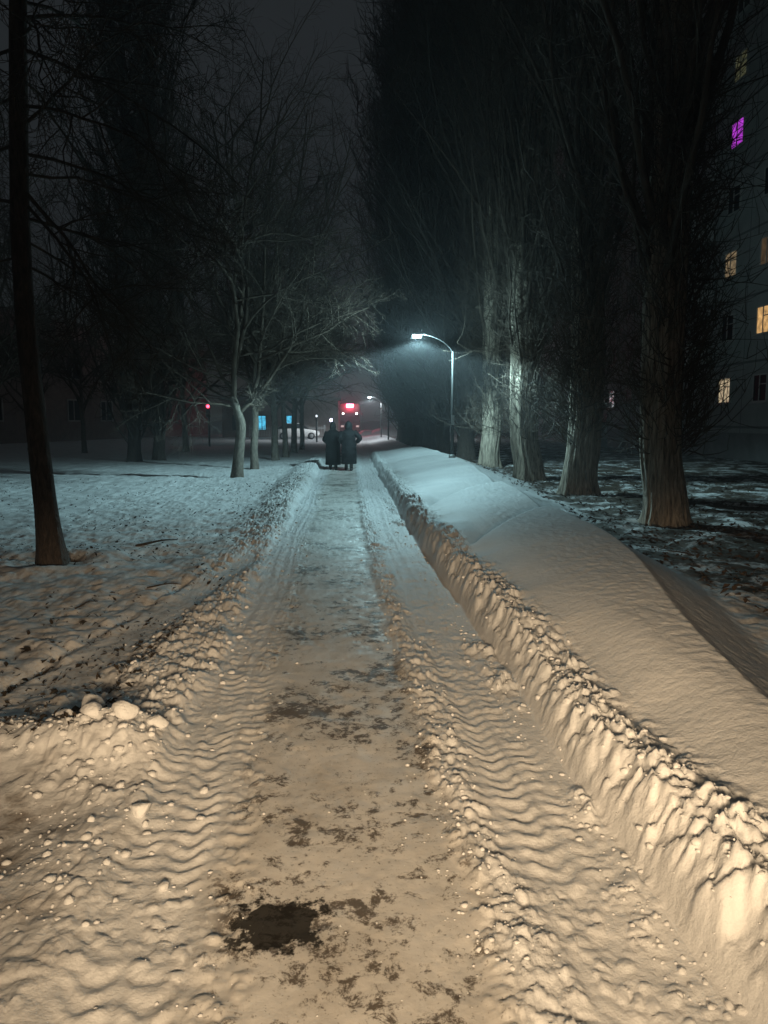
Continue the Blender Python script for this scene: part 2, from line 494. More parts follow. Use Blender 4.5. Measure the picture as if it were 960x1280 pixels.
# ------------------------------------------------------------------ mesh builder
class MB:
    def __init__(s):
        s.v = []
        s.f = []
        s.sm = []

    def add(s, vs, fs, smooth=False):
        o = len(s.v)
        s.v.extend([tuple(p) for p in vs])
        s.f.extend([tuple(i + o for i in f) for f in fs])
        s.sm.extend([smooth] * len(fs))
        return s

    def box(s, c, size, rz=0.0):
        x, y, z = [k / 2 for k in size]
        vs = []
        cr, sr = math.cos(rz), math.sin(rz)
        for dz in (-z, z):
            for dx, dy in ((-x, -y), (x, -y), (x, y), (-x, y)):
                vs.append((c[0] + dx * cr - dy * sr, c[1] + dx * sr + dy * cr, c[2] + dz))
        return s.add(vs, [(3, 2, 1, 0), (4, 5, 6, 7), (0, 1, 5, 4), (1, 2, 6, 5), (2, 3, 7, 6), (3, 0, 4, 7)])

    def loft(s, rings, cap=True, smooth=True):
        n = len(rings[0])
        vs = [p for r in rings for p in r]
        fs = []
        for i in range(len(rings) - 1):
            for j in range(n):
                k = (j + 1) % n
                fs.append((i * n + j, i * n + k, (i + 1) * n + k, (i + 1) * n + j))
        if cap:
            fs.append(tuple(range(n - 1, -1, -1)))
            fs.append(tuple((len(rings) - 1) * n + j for j in range(n)))
        return s.add(vs, fs, smooth)

    def tube(s, pts, rad, n=10, cap=True, sx=1.0):
        pts = [Vector(p) for p in pts]
        if isinstance(rad, (int, float)):
            rad = [rad] * len(pts)
        rings = []
        prev = None
        for i, p in enumerate(pts):
            t = (pts[min(i + 1, len(pts) - 1)] - pts[max(i - 1, 0)]).normalized()
            if prev is None:
                a = Vector((1, 0, 0)) if abs(t.x) < 0.8 else Vector((0, 1, 0))
            else:
                a = prev
            a = (a - t * a.dot(t)).normalized()
            b = t.cross(a)
            prev = a
            rings.append([p + a * (math.cos(2 * PI * k / n) * rad[i] * sx) + b * (math.sin(2 * PI * k / n) * rad[i]) for k in range(n)])
        return s.loft(rings, cap)

    def lathe(s, c, prof, n=16):
        rings = [[(c[0] + r * math.cos(2 * PI * k / n), c[1] + r * math.sin(2 * PI * k / n), c[2] + z) for k in range(n)] for (r, z) in prof]
        return s.loft(rings)

    def build(s, name, mat, parent=None, loc=None):
        me = bpy.data.meshes.new(name)
        me.from_pydata(s.v, [], s.f)
        me.polygons.foreach_set('use_smooth', s.sm)
        me.materials.append(mat)
        me.update()
        o = bpy.data.objects.new(name, me)
        COL.objects.link(o)
        if parent is not None:
            o.parent = parent
        if loc is not None:
            o.location = loc
        return o


def tag(o, label=None, cat=None, group=None, kind=None):
    if label:
        o['label'] = label
    if cat:
        o['category'] = cat
    if group:
        o['group'] = group
    if kind:
        o['kind'] = kind
    return o


def thing(name, label, cat, loc=(0, 0, 0), rz=0.0, group=None):
    o = bpy.data.objects.new(name, None)
    o.empty_display_size = 0.2
    COL.objects.link(o)
    o.location = loc
    o.rotation_euler = (0, 0, rz)
    return tag(o, label, cat, group)


def np_mesh(name, V, Q, mat, smooth=True, tri=False):
    me = bpy.data.meshes.new(name)
    k = Q.shape[1]
    me.vertices.add(len(V))
    me.vertices.foreach_set('co', np.ascontiguousarray(V, np.float32).ravel())
    me.loops.add(Q.size)
    me.loops.foreach_set('vertex_index', np.ascontiguousarray(Q, np.int32).ravel())
    me.polygons.add(len(Q))
    me.polygons.foreach_set('loop_start', np.arange(0, Q.size, k, dtype=np.int32))
    try:
        me.polygons.foreach_set('loop_total', np.full(len(Q), k, np.int32))
    except Exception:
        pass
    me.polygons.foreach_set('use_smooth', np.full(len(Q), smooth, bool))
    me.materials.append(mat)
    me.update(calc_edges=True)
    return me


def link(name, me, parent=None, loc=None):
    o = bpy.data.objects.new(name, me)
    COL.objects.link(o)
    if parent is not None:
        o.parent = parent
    if loc is not None:
        o.location = loc
    return o


def copy_tree(o, parent=None):
    c = o.copy()
    COL.objects.link(c)
    if parent is not None:
        c.parent = parent
    for ch in [k for k in COL.objects if k.parent == o]:
        copy_tree(ch, c)
    return c


# ------------------------------------------------------------------ ground sheets
def geo(a, b, n):
    return np.concatenate(([0], np.cumsum(np.linspace(1, 6, n)))) / np.sum(np.linspace(1, 6, n)) * (b - a) + a


ys = np.exp(np.arange(math.log(0.9), math.log(112), 0.0052)).astype(np.float32)
zones = [
    ('snow_field', np.concatenate((-geo(12, 62, 50)[::-1], np.linspace(-12, -5, 130)[1:], np.linspace(-5, -1.5, 240)[1:]))),
    ('snowy_path', np.linspace(-1.5, 1.12, 330)),
    ('snow_bank', np.linspace(1.12, 4.0, 300)),
    ('snow_field', np.concatenate((np.linspace(4.0, 12, 190), geo(12, 62, 50)[1:]))),
]
for nm, us in zones:
    us = us.astype(np.float32)
    U, Y = np.meshgrid(us, ys)
    z, ic, di, li = height(U.ravel(), Y.ravel())
    z = np.asarray(z, np.float32)
    X = U.ravel() + drift_c(Y.ravel())
    V = np.stack((X, Y.ravel(), z), 1)
    nu = len(us)
    i = np.arange(len(ys) - 1)[:, None] * nu + np.arange(nu - 1)[None, :]
    Q = np.stack((i, i + 1, i + nu + 1, i + nu), -1).reshape(-1, 4)
    me = np_mesh(nm, V, Q, M['snow'])
    for k, a in (('ice', ic), ('dirt', di), ('litter', li)):
        at_ = me.attributes.new(k, 'FLOAT', 'POINT')
        at_.data.foreach_set('value', np.asarray(a, np.float32))
    tag(link(nm, me), kind='structure')
g = MB()
g.add([(-900, -300, -0.16), (900, -300, -0.16), (900, 1500, -0.16), (-900, 1500, -0.16)], [(0, 1, 2, 3)])
tag(g.build('ground', plain('far_snow', (0.7, 0.7, 0.7), 0.85, 0, 0.15, 0.4)), kind='structure')


# ------------------------------------------------------------------ loose snow
def blob(seed, r, sq=(1, 1, 0.8), n=2):
    import bmesh
    bm = bmesh.new()
    bmesh.ops.create_icosphere(bm, subdivisions=n, radius=1.0)
    rr = random.Random(seed)
    planes = [(Vector((rr.gauss(0, 1), rr.gauss(0, 1), rr.gauss(0, 1))).normalized(), rr.uniform(0.5, 0.85)) for _ in range(11)]
    vs = []
    for v in bm.verts:
        p = v.co.copy()
        for nn, d in planes:
            k = p.dot(nn)
            if k > d:
                p = p - nn * (k - d) * 0.85
        vs.append((p.x * r * sq[0], p.y * r * sq[1], p.z * r * sq[2]))
    fs = [[w.index for w in f.verts] for f in bm.faces]
    bm.free()
    return vs, fs


lump_px = [
    (115, 876, 0.07, 'large rounded snow lump perched highest on the left cross ridge'),
    (116, 908, 0.068, 'pale rounded snow lump on the left ridge just below the topmost lump'),
    (156, 906, 0.075, 'broad flat snow lump on the left ridge, right of the other two lumps'),
    (174, 1008, 0.055, 'small heart shaped snow lump alone on the scraped patch at left'),
    (82, 905, 0.05, 'small snow lump at the left end of the row of lumps on the ridge'),
    (196, 900, 0.06, 'low snow lump at the right end of the row of lumps on the ridge'),
]
LD = [4.32, 4.02, 4.03, None, 4.05, 4.06]
for k, (px, py, r, lb) in enumerate(lump_px):
    zz = -0.03
    for _ in range(6):
        a = math.atan((py - 640) / F) + PITCH
        d = (CAM_Z - zz - r * 0.5) / math.tan(a)
        if LD[k]:
            d = LD[k]
        p = at(px, py, d)
        zz = height1(p.x, p.y)
    vs, fs = blob(100 + k, r, (1.15, 0.9, 0.78), 3)
    tag(MB().add(vs, fs, True).build('snow_lump', M['lump'], None, (p.x, p.y, zz + r * 0.3)), lb, 'snow lump', 'loose snow lumps left of the path')


def crumbs(name, pts, rs, seed):
    vs0, fs0 = [], []
    protos = [blob(seed + i, 1.0, (1, 1, 0.75), 1) for i in range(8)]
    V, Fc = [], []
    o = 0
    rr = np.random.default_rng(seed)
    for (x, y, z), r in zip(pts, rs):
        pv, pf = protos[rr.integers(8)]
        pv = np.array(pv)
        a = rr.uniform(0, 2 * PI)
        rot = np.array([[math.cos(a), -math.sin(a), 0], [math.sin(a), math.cos(a), 0], [0, 0, 1]])
        V.append(pv @ rot.T * r * rr.uniform(0.7, 1.3, 3) + np.array([x, y, z + r * 0.12]))
        Fc.append(np.array(pf) + o)
        o += len(pv)
    me = np_mesh(name, np.concatenate(V), np.concatenate(Fc), M['lump'])
    return link(name, me)


cr_u, cr_y, cr_r = [], [], []
rr = np.random.default_rng(5)


def scat(n, u0, us, ya, yb, rmin, rmax):
    y = np.exp(rr.uniform(math.log(ya), math.log(yb), n))
    u = u0 + us * rr.normal(0, 1, n)
    r = rmin * (rmax / rmin) ** (rr.uniform(0, 1, n) ** 2.2)
    cr_u.append(u)
    cr_y.append(y)
    cr_r.append(r)


scat(800, 1.37, 0.07, 1.8, 26, 0.005, 0.026)
scat(450, 1.06, 0.07, 2.0, 24, 0.005, 0.024)
scat(700, 0.52, 0.09, 2.2, 18, 0.004, 0.017)
scat(1200, -1.15, 0.25, 2.5, 26, 0.005, 0.035)
scat(200, -0.5, 0.10, 2.0, 12, 0.003, 0.012)
scat(110, 0.1, 0.28, 2.0, 12, 0.0025, 0.008)
y = 4.08 + rr.normal(0, 0.13, 240)
cr_y.append(y)
cr_u.append(rr.uniform(-2.6, -0.95, 240))
cr_r.append(0.007 * 5 ** (rr.uniform(0, 1, 240) ** 2))
y = rr.uniform(2.2, 3.6, 60)
cr_y.append(y)
cr_u.append(rr.uniform(-2.2, -1.1, 60))
cr_r.append(0.004 * 4 ** (rr.uniform(0, 1, 60) ** 2))
cu = np.concatenate(cr_u).astype(np.float32)
cyy = np.concatenate(cr_y).astype(np.float32)
crr = np.concatenate(cr_r)
cz = height(cu, cyy)[0]
tag(crumbs('snow_crumbs', np.stack((cu + drift_c(cyy), cyy, cz), 1), crr, 900), kind='stuff')

# fallen leaves on the bare ground under the right row
n = 9000
ly = np.exp(rr.uniform(math.log(4.5), math.log(34), n)).astype(np.float32)
lx = rr.uniform(3.6, 11, n).astype(np.float32)
tx = 5.15
near_t = np.exp(-((lx - tx) / 1.6) ** 2)
cl = fbm(lx * 0.9, ly * 0.9, 300, 3)
keep = rr.uniform(0, 1, n) < np.clip(0.25 + 0.75 * near_t + 0.9 * cl, 0, 1) * 0.8
lx, ly = lx[keep], ly[keep]
lz = height(lx - drift_c(ly), ly)[0]
n = len(lx)
a = rr.uniform(0, 2 * PI, n)
s_ = rr.uniform(0.02, 0.055, n)
til = rr.uniform(-0.7, 0.7, (n, 2))
V = np.zeros((n, 4, 3), np.float32)
for k, (dx, dy) in enumerate(((-1, 0), (0, -0.55), (1, 0), (0, 0.55))):
    X = (dx * np.cos(a) - dy * np.sin(a)) * s_
    Y = (dx * np.sin(a) + dy * np.cos(a)) * s_
    V[:, k, 0] = lx + X
    V[:, k, 1] = ly + Y
    V[:, k, 2] = lz + 0.02 + X * til[:, 0] + Y * til[:, 1] + (0.012 if k % 2 else 0)
Q = np.arange(n * 4).reshape(n, 4)
tag(link('fallen_leaves', np_mesh('fallen_leaves', V.reshape(-1, 3), Q, M['leaf'], False)), kind='stuff')


# bits of leaf, bark and dead grass on the trodden left lawn
n = 12000
ly = np.exp(rr.uniform(math.log(3.9), math.log(24), n)).astype(np.float32)
lx = (-1.45 - 11 * rr.uniform(0, 1, n) ** 1.5).astype(np.float32)
keep = rr.uniform(0, 1, n) < np.clip(0.35 + 1.2 * fbm(lx * 0.7, ly * 0.7, 310, 3), 0.04, 1)
lx, ly = lx[keep], ly[keep]
lz = height(lx - drift_c(ly), ly)[0]
n = len(lx)
a = rr.uniform(0, 2 * PI, n)
s_ = 0.008 * 5 ** (rr.uniform(0, 1, n) ** 1.6)
wd = rr.uniform(0.2, 0.7, n)
til = rr.uniform(-0.8, 0.8, (n, 2))
V = np.zeros((n, 4, 3), np.float32)
for k, (dx, dy) in enumerate(((-1, 0), (0, -1), (1, 0), (0, 1))):
    X = (dx * np.cos(a) - dy * wd * np.sin(a)) * s_
    Y = (dx * np.sin(a) + dy * wd * np.cos(a)) * s_
    V[:, k, 0] = lx + X
    V[:, k, 1] = ly + Y
    V[:, k, 2] = lz + 0.012 + X * til[:, 0] + Y * til[:, 1] + (0.006 if k % 2 else 0)
tag(link('leaf_debris', np_mesh('leaf_debris', V.reshape(-1, 3), np.arange(n * 4).reshape(n, 4), M['debris'], False)), kind='stuff')

# ------------------------------------------------------------------ trees
class Twigs:
    """collects polylines and builds them as one tube mesh"""

    def __init__(s):
        s.g = {}

    def add(s, pts, rad, sides):
        s.g.setdefault((len(pts), sides), []).append((np.asarray(pts, np.float32), np.asarray(rad, np.float32)))

    def arrays(s):
        Vs, Qs = [], []
        o = 0
        for (n, k), L in s.g.items():
            P = np.stack([a for a, _ in L])
            Rr = np.stack([b for _, b in L])
            T = np.gradient(P, axis=1)
            T /= np.linalg.norm(T, axis=2, keepdims=True) + 1e-9
            mean = P[:, -1] - P[:, 0]
            mean /= np.linalg.norm(mean, axis=1, keepdims=True) + 1e-9
            ref = np.where(np.abs(mean[:, 2:3]) < 0.8, np.array([[0, 0, 1.0]]), np.array([[1.0, 0, 0]]))
            a = np.cross(T, ref[:, None, :])
            a /= np.linalg.norm(a, axis=2, keepdims=True) + 1e-9
            b = np.cross(T, a)
            th = np.arange(k) * 2 * PI / k
            ring = P[:, :, None, :] + Rr[:, :, None, None] * (a[:, :, None, :] * np.cos(th)[None, None, :, None] + b[:, :, None, :] * np.sin(th)[None, None, :, None])
            m = len(L)
            base = np.arange(m)[:, None, None] * (n * k) + np.arange(n - 1)[None, :, None] * k
            j = np.arange(k)[None, None, :]
            j2 = (j + 1) % k
            q = np.stack((base + j, base + j2, base + k + j2, base + k + j), -1).reshape(-1, 4) + o
            Vs.append(ring.reshape(-1, 3))
            Qs.append(q)
            o += m * n * k
        return np.concatenate(Vs), np.concatenate(Qs)

    def mesh(s, name, mat):
        V, Q = s.arrays()
        return np_mesh(name, V, Q, mat)


def rnd_unit(rg):
    v = rg.normal(0, 1, 3)
    return v / np.linalg.norm(v)


def polyline(rg, p, d, L, n, wob, trop, tropk):
    pts = [p]
    d = d / np.linalg.norm(d)
    st = L / (n - 1)
    for i in range(n - 1):
        d = d + rg.normal(0, wob, 3) + trop * tropk
        d = d / np.linalg.norm(d)
        p = p + d * st
        pts.append(p)
    return np.array(pts), d


def trunk_mesh(name, pts, rads, mat, seed, sides=84, ridges=13, amp=0.09, flare=0.34, sub=6):
    """trunk with vertical bark ridges and root flare; pts in local coordinates"""
    pts = np.array(pts, float)
    rads = np.array(rads, float)
    t = np.linspace(0, len(pts) - 1, (len(pts) - 1) * sub + 1)
    P = np.stack([np.interp(t, np.arange(len(pts)), pts[:, k]) for k in range(3)], 1)
    Rr = np.interp(t, np.arange(len(pts)), rads)
    # smooth the path
    for _ in range(sub):
        P[1:-1] = (P[:-2] + 2 * P[1:-1] + P[2:]) / 4
    th = np.arange(sides) * 2 * PI / sides
    V = []
    for i in range(len(P)):
        z = P[i, 2]
        h = max(z, 0)
        fl = flare * math.exp(-h / 0.28)
        x = np.cos(th) * 3 + seed * 13.7
        y_ = np.sin(th) * 3
        cr = fbm(x * ridges / 10 + 40, y_ * ridges / 10 + z * 0.35, seed, 4)
        wv = z * 0.22 + 0.5 * math.sin(z * 0.7 + seed)
        rib = 1 - 2 * np.abs(fbm(np.cos(th) * ridges * 0.62 + wv, np.sin(th) * ridges * 0.62 + z * 0.5 + seed, seed + 5, 3))
        root = np.maximum(np.cos(th * 5 + seed), 0) * fl * 0.8
        r = Rr[i] * (1 + amp * cr + amp * 1.1 * (rib - 0.6) + fl * 0.55 + root)
        V.append(np.stack((P[i, 0] + r * np.cos(th), P[i, 1] + r * np.sin(th), np.full(sides, z)), 1))
    V = np.concatenate(V)
    n = len(P)
    i = np.arange(n - 1)[:, None] * sides + np.arange(sides)[None, :]
    j = np.arange(n - 1)[:, None] * sides + (np.arange(sides)[None, :] + 1) % sides
    Q = np.stack((i, j, j + sides, i + sides), -1).reshape(-1, 4)
    return np_mesh(name, V, Q, mat)


UP = np.array([0, 0, 1.0])


def poplar(seed, H=27, r0=0.38, spread=2.6, dens=1.0, low=1.6, fat=1.0, bark='bark_poplar'):
    """Lombardy poplar: columnar, steeply rising limbs and dense whippy twigs"""
    rg = np.random.default_rng(seed)
    hs = np.array([-0.3, 0, 0.5, 1.2, 2.5, 5, 9, 14, 20, H])
    rs = r0 * np.array([1.05, 1.0, 0.97, 0.95, 0.96, 0.94, 0.80, 0.52, 0.28, 0.02])
    off = np.cumsum(rg.normal(0, 0.05, (len(hs), 2)), 0)
    off[:3] = 0
    tp = np.column_stack((off, hs))
    tm = trunk_mesh('trunk', tp, rs, M[bark], seed)
    tw = Twigs()
    nb = int(105 * dens)
    LP = []
    for i in range(nb):
        h = low + (H * 0.86 - low) * (i / nb) ** 1.1
        c = np.array([np.interp(h, hs, off[:, 0]), np.interp(h, hs, off[:, 1]), h])
        rt = np.interp(h, hs, rs)
        a = rg.uniform(0, 2 * PI)
        out = np.array([math.cos(a), math.sin(a), 0])
        L = rg.uniform(0.55, 1.0) * min(8.5, (H - h) * 0.8) * min(1, 0.45 + h / 9)
        d = out * rg.uniform(0.55, 1.0) * spread / 2.6 + UP * 1.35
        rb = min(0.28 * rt, 0.016 + 0.008 * L) * rg.uniform(0.7, 1.2)
        pts, _ = polyline(rg, c + out * rt * 0.7, d, L, 9, 0.11, UP, 0.10)
        LP.append(pts)
        tw.add(pts, np.maximum(np.linspace(rb, 0.008, 9), 0.006) * fat ** 0.5, 5)
        for k in range(int(12 * dens)):
            s = rg.uniform(0.08, 0.999) * 8
            q = pts[int(s)] * (1 - s % 1) + pts[int(s) + 1] * (s % 1)
            out2 = q - np.array([c[0], c[1], q[2]])
            out2 = out2 / (np.linalg.norm(out2) + 1e-6)
            d2 = out2 * rg.uniform(-0.3, 0.8) + rg.normal(0, 0.6, 3) + UP * rg.uniform(0.5, 1.4)
            p2, _ = polyline(rg, q, d2, rg.uniform(0.6, 2.2), 5, 0.14, UP, 0.12)
            tw.add(p2, np.linspace(0.012, 0.005, 5) * fat, 3)
            for m in range(3):
                s3 = rg.integers(1, 5)
                d3 = rg.normal(0, 0.6, 3) + UP * rg.uniform(0.2, 1.1)
                p3, _ = polyline(rg, p2[s3], d3, rg.uniform(0.3, 1.0), 4, 0.18, UP, 0.06)
                tw.add(p3, np.linspace(0.007, 0.0035, 4) * fat, 3)
    # tangled fine twigs of no particular direction
    if bark == 'bark_poplar':
        for i in range(480):
            pts = LP[rg.integers(len(LP))]
            q = pts[rg.integers(1, 8)]
            if q[2] > 15:
                continue
            d = rg.normal(0, 1, 3) + UP * 0.25
            p2, _ = polyline(rg, q, d, rg.uniform(0.6, 2.2), 7, 0.28, UP, 0.05)
            tw.add(p2, np.linspace(rg.uniform(0.006, 0.011), 0.0035, 7), 3)
            for m in range(3):
                p3, _ = polyline(rg, p2[rg.integers(1, 6)], rg.normal(0, 1, 3), rg.uniform(0.3, 1.0), 5, 0.25, UP, 0.04)
                tw.add(p3, np.linspace(0.006, 0.003, 5), 3)
    # whippy shoots sprouting from the lower trunk
    for i in range(int(620 * dens) if bark == 'bark_poplar' else 40):
        h = 1.2 + 6.0 * rg.uniform(0, 1)
        a = rg.uniform(0, 2 * PI)
        out = np.array([math.cos(a), math.sin(a), 0])
        rt = np.interp(h, hs, rs)
        d = out * rg.uniform(0.3, 1.1) + UP * rg.uniform(0.1, 1.2) + rg.normal(0, 0.35, 3)
        L = rg.uniform(0.3, 1.0) if i % 3 else rg.uniform(0.8, 2.2)
        pts, _ = polyline(rg, out * rt * 0.92 + np.array([0, 0, h]), d, L, 6, 0.2, UP, 0.12)
        tw.add(pts, np.linspace(rg.uniform(0.007, 0.018), 0.004, 6), 4)
        for m in range(3):
            s3 = rg.integers(1, 6)
            p3, _ = polyline(rg, pts[s3], rg.normal(0, 0.6, 3) + UP * 0.6, rg.uniform(0.25, 0.9), 4, 0.15, UP, 0.08)
            tw.add(p3, np.linspace(0.008, 0.0035, 4), 3)
    cm = tw.mesh('crown', M['twig'] if bark == 'bark_poplar' else M['twig_dark'])
    return tm, cm


def grow(tw, rg, p, d, L, r, lev, maxlev, cfg):
    n = cfg['n'][lev]
    pts, dd = polyline(rg, p, d, L, n, cfg['wob'][lev], cfg['trop'][lev][0], cfg['trop'][lev][1])
    rad = r * (1 - 0.75 * np.linspace(0, 1, n) ** 1.1)
    rad = np.maximum(rad, 0.0035)
    tw.add(pts, rad, cfg['sides'][lev])
    if lev >= maxlev:
        return
    nc = cfg['kids'][lev]
    for k in range(nc):
        s = (k + rg.uniform(0.2, 1.0)) / nc * (1 - cfg['bare'][lev]) + cfg['bare'][lev]
        f = min(s, 0.999) * (n - 1)
        i = int(f)
        q = pts[i] * (1 - (f - i)) + pts[i + 1] * (f - i)
        t = pts[i + 1] - pts[i]
        t /= np.linalg.norm(t)
        side = np.cross(t, rnd_unit(rg))
        side /= np.linalg.norm(side) + 1e-6
        ang = R(rg.uniform(*cfg['ang'][lev]))
        cd = t * math.cos(ang) + side * math.sin(ang) + UP * cfg['lift'][lev]
        cl = L * rg.uniform(*cfg['ratio'][lev]) * (1.15 - 0.6 * s)
        cr = min(rad[i] * 0.75, r * cfg['rr'][lev])
        grow(tw, rg, q, cd, cl, cr, lev + 1, maxlev, cfg)


DOWN = -UP
SPREAD = dict(n=[9, 7, 5, 4], wob=[0.10, 0.13, 0.16, 0.2], sides=[7, 5, 3, 3],
              trop=[(UP, 0.03), (UP, 0.02), (UP, 0.0), (UP, 0.0)],
              kids=[10, 8, 7, 0], bare=[0.15, 0.12, 0.1, 0], ang=[(30, 70), (25, 65), (25, 70), (0, 0)],
              lift=[0.05, 0.0, 0.0, 0], ratio=[(0.4, 0.7), (0.35, 0.6), (0.3, 0.6), (0, 0)], rr=[0.5, 0.45, 0.45, 0.4])


def broad_tree(seed, trunk_pts, trunk_r, limbs, mats, cfg=SPREAD, maxlev=3, amp=0.03, flare=0.35, ridges=8):
    rg = np.random.default_rng(seed)
    tm = trunk_mesh('trunk', trunk_pts, trunk_r, mats[0], seed, 36, ridges, amp, flare)
    tw = Twigs()
    for (p, d, L, r) in limbs:
        grow(tw, rg, np.array(p, float), np.array(d, float), L, r, 0, maxlev, cfg)
    return tm, tw.mesh('crown', mats[1])


def plant(name, label, cat, tm, cm, loc, rz=0, sc=1.0, group=None):
    t = thing(name, label, cat, loc, rz, group)
    t.scale = (sc, sc, sc) if isinstance(sc, (int, float)) else sc
    link('trunk', tm, t)
    link('crown', cm, t)
    return t


# --- right row of poplars
P_A = poplar(21, 27, 0.35, 1.5, 1.15, 4.0)
P_B = poplar(22, 28, 0.40, 1.5, 1.15, 3.8)
P_C = poplar(23, 27, 0.43, 1.5, 1.15, 3.0)
P_F = poplar(24, 31, 0.36, 3.4, 1.25, 0.8, 2.3, 'bark_dark')
row = [
    (832, 652, P_A, 0.4, 1.0, 'thickest dark poplar in front, its bare base closest to the viewer on the right'),
    (723, 616, P_B, 1.9, 1.0, 'dark poplar trunk second from the viewer in the right row'),
    (662, 599, P_C, 3.7, 1.0, 'ridged poplar trunk half lit by the lamp, with a spreading root foot'),
    (611, 584, P_A, 2.6, 1.05, 'pale brightly lamplit poplar trunk just right of the lamp post'),
]
LT = [at(px, py, CAM_Z * F / (py - 525)) for px, py, *_ in row]
for (px, py, pm, rz, sc, lb), p in zip(row, LT):
    z = height1(p.x, p.y)
    plant('poplar_tree', lb, 'tree', pm[0], pm[1], (p.x, p.y, z - 0.03), rz, sc, 'poplars in a row right of the path')
far_row = [(4.9, 33.5, 4.0, 'dim poplar standing right behind the lamp post pole'),
           (4.5, 38.8, 5.1, 'dark poplar beyond the lamp post, first of those left of its pole'),
           (4.2, 43.5, 0.9, 'dark columnar poplar behind the lamp glow, middle of the far right row'),
           (4.0, 48.5, 2.2, 'dark columnar poplar far down the right row, fourth from its end'),
           (3.9, 53.5, 2.9, 'dark columnar poplar far down the right row, third from its end'),
           (3.8, 58.5, 4.4, 'dark columnar poplar far down the right row, next to last'),
           (3.9, 64.0, 0.2, 'last dark poplar of the right row, beside the snowy crossing')]
for x, y, rz, lb in far_row:
    plant('poplar_tree', lb, 'tree', P_F[0], P_F[1], (x, y, 0.0), rz, 1.0, 'poplars in a row right of the path')

# --- near left tree, leaning trunk and drooping limbs
p0 = at(66, 706, CAM_Z * F / (706 - 525))
z0 = height1(p0.x, p0.y)


def tloc(px, py):
    q = at(px, py, p0.y)
    return np.array([q.x - p0.x, q.y - p0.y, q.z - z0])


tpts = [(0, 0, -0.3), (0, 0, 0.02)] + [tuple(tloc(a, b)) for a, b in ((56, 620), (42, 500), (30, 380), (24, 260), (23, 130), (22, 0), (26, -150), (34, -320))] + [(-0.2, 0.2, 13.0)]
trad = [0.17, 0.155, 0.132, 0.118, 0.112, 0.108, 0.102, 0.095, 0.08, 0.06, 0.02]
NEAR = dict(SPREAD)
NEAR.update(trop=[(DOWN, 0.05), (DOWN, 0.05), (DOWN, 0.03), (UP, 0.0)], wob=[0.15, 0.18, 0.2, 0.22], lift=[0.0, -0.03, 0, 0], kids=[10, 7, 6, 0], ang=[(25, 80), (25, 70), (25, 70), (0, 0)])
limbs = []


def limb(px, py, tx, ty, dd, L, r):
    a = tloc(px, py)
    b = tloc(tx, ty)
    d = (b - a)
    d[1] += dd
    limbs.append((a, d, L, r * 0.55))


limb(34, 150, 90, 100, 0.1, 1.9, 0.042)
limb(30, 20, 130, -20, 0.5, 2.6, 0.045)
limb(30, -60, 150, -140, -0.3, 3.2, 0.05)
limb(32, 100, 110, 60, 0.9, 2.6, 0.035)
limb(30, 215, 110, 225, 0.4, 2.4, 0.035)
limb(34, 240, 120, 290, 0.2, 2.4, 0.045)
limb(34, 255, 100, 315, -0.1, 2.2, 0.04)
limb(34, 300, 100, 320, 0.8, 2.0, 0.03)
limb(14, 60, -60, 30, 0.4, 2.0, 0.04)
limb(14, 180, -80, 160, 0.2, 2.0, 0.04)
limb(20, 320, -60, 330, 0.1, 1.6, 0.03)
limb(28, -200, 120, -330, 0.2, 3.2, 0.05)
limb(28, -260, -80, -350, 0.2, 3.0, 0.05)
limb(28, -120, 100, -170, -0.8, 3.0, 0.045)
limb(30, 60, 140, 20, 1.4, 3.2, 0.045)
limb(30, 130, 150, 110, -0.5, 2.6, 0.04)
limb(30, 190, 120, 190, 0.9, 2.6, 0.04)
limb(30, 270, 120, 260, 1.0, 2.4, 0.04)
limb(30, 40, 110, 60, -0.7, 2.6, 0.04)
limb(28, 0, 90, -40, 0.9, 2.8, 0.04)
limb(34, 330, 110, 370, 0.5, 1.8, 0.03)
limb(14, 120, -60, 100, 0.8, 2.0, 0.04)
limb(14, 250, -60, 230, 0.6, 2.0, 0.04)
NT = broad_tree(41, tpts, trad, limbs, (M['bark_dark'], M['twig_dark']), NEAR, 3, 0.04, 0.3)
plant('leaning_tree', 'dark leaning tree trunk nearest on the left with drooping bare branches', 'tree', NT[0], NT[1], (p0.x, p0.y, z0 - 0.02))

# --- forked tree, lamplit
pA = at(296, 596, CAM_Z * F / (596 - 525))
zA = height1(pA.x, pA.y)


def aloc(px, py, dd=0.0):
    q = at(px, py, pA.y + dd)
    return np.array([q.x - pA.x, q.y - pA.y, q.z - zA])


tp = [(0, 0, -0.3), (0, 0, 0)] + [tuple(aloc(a, b)) for a, b in ((299, 560), (302, 530), (297, 513), (291, 495))]
tr = [0.18, 0.17, 0.155, 0.15, 0.135, 0.10]
L2 = []


def lim2(px, py, tx, ty, dd, L, r):
    a = aloc(px, py)
    b = aloc(tx, ty)
    d = b - a
    d[1] += dd
    L2.append((a, d, L, r * 0.9))


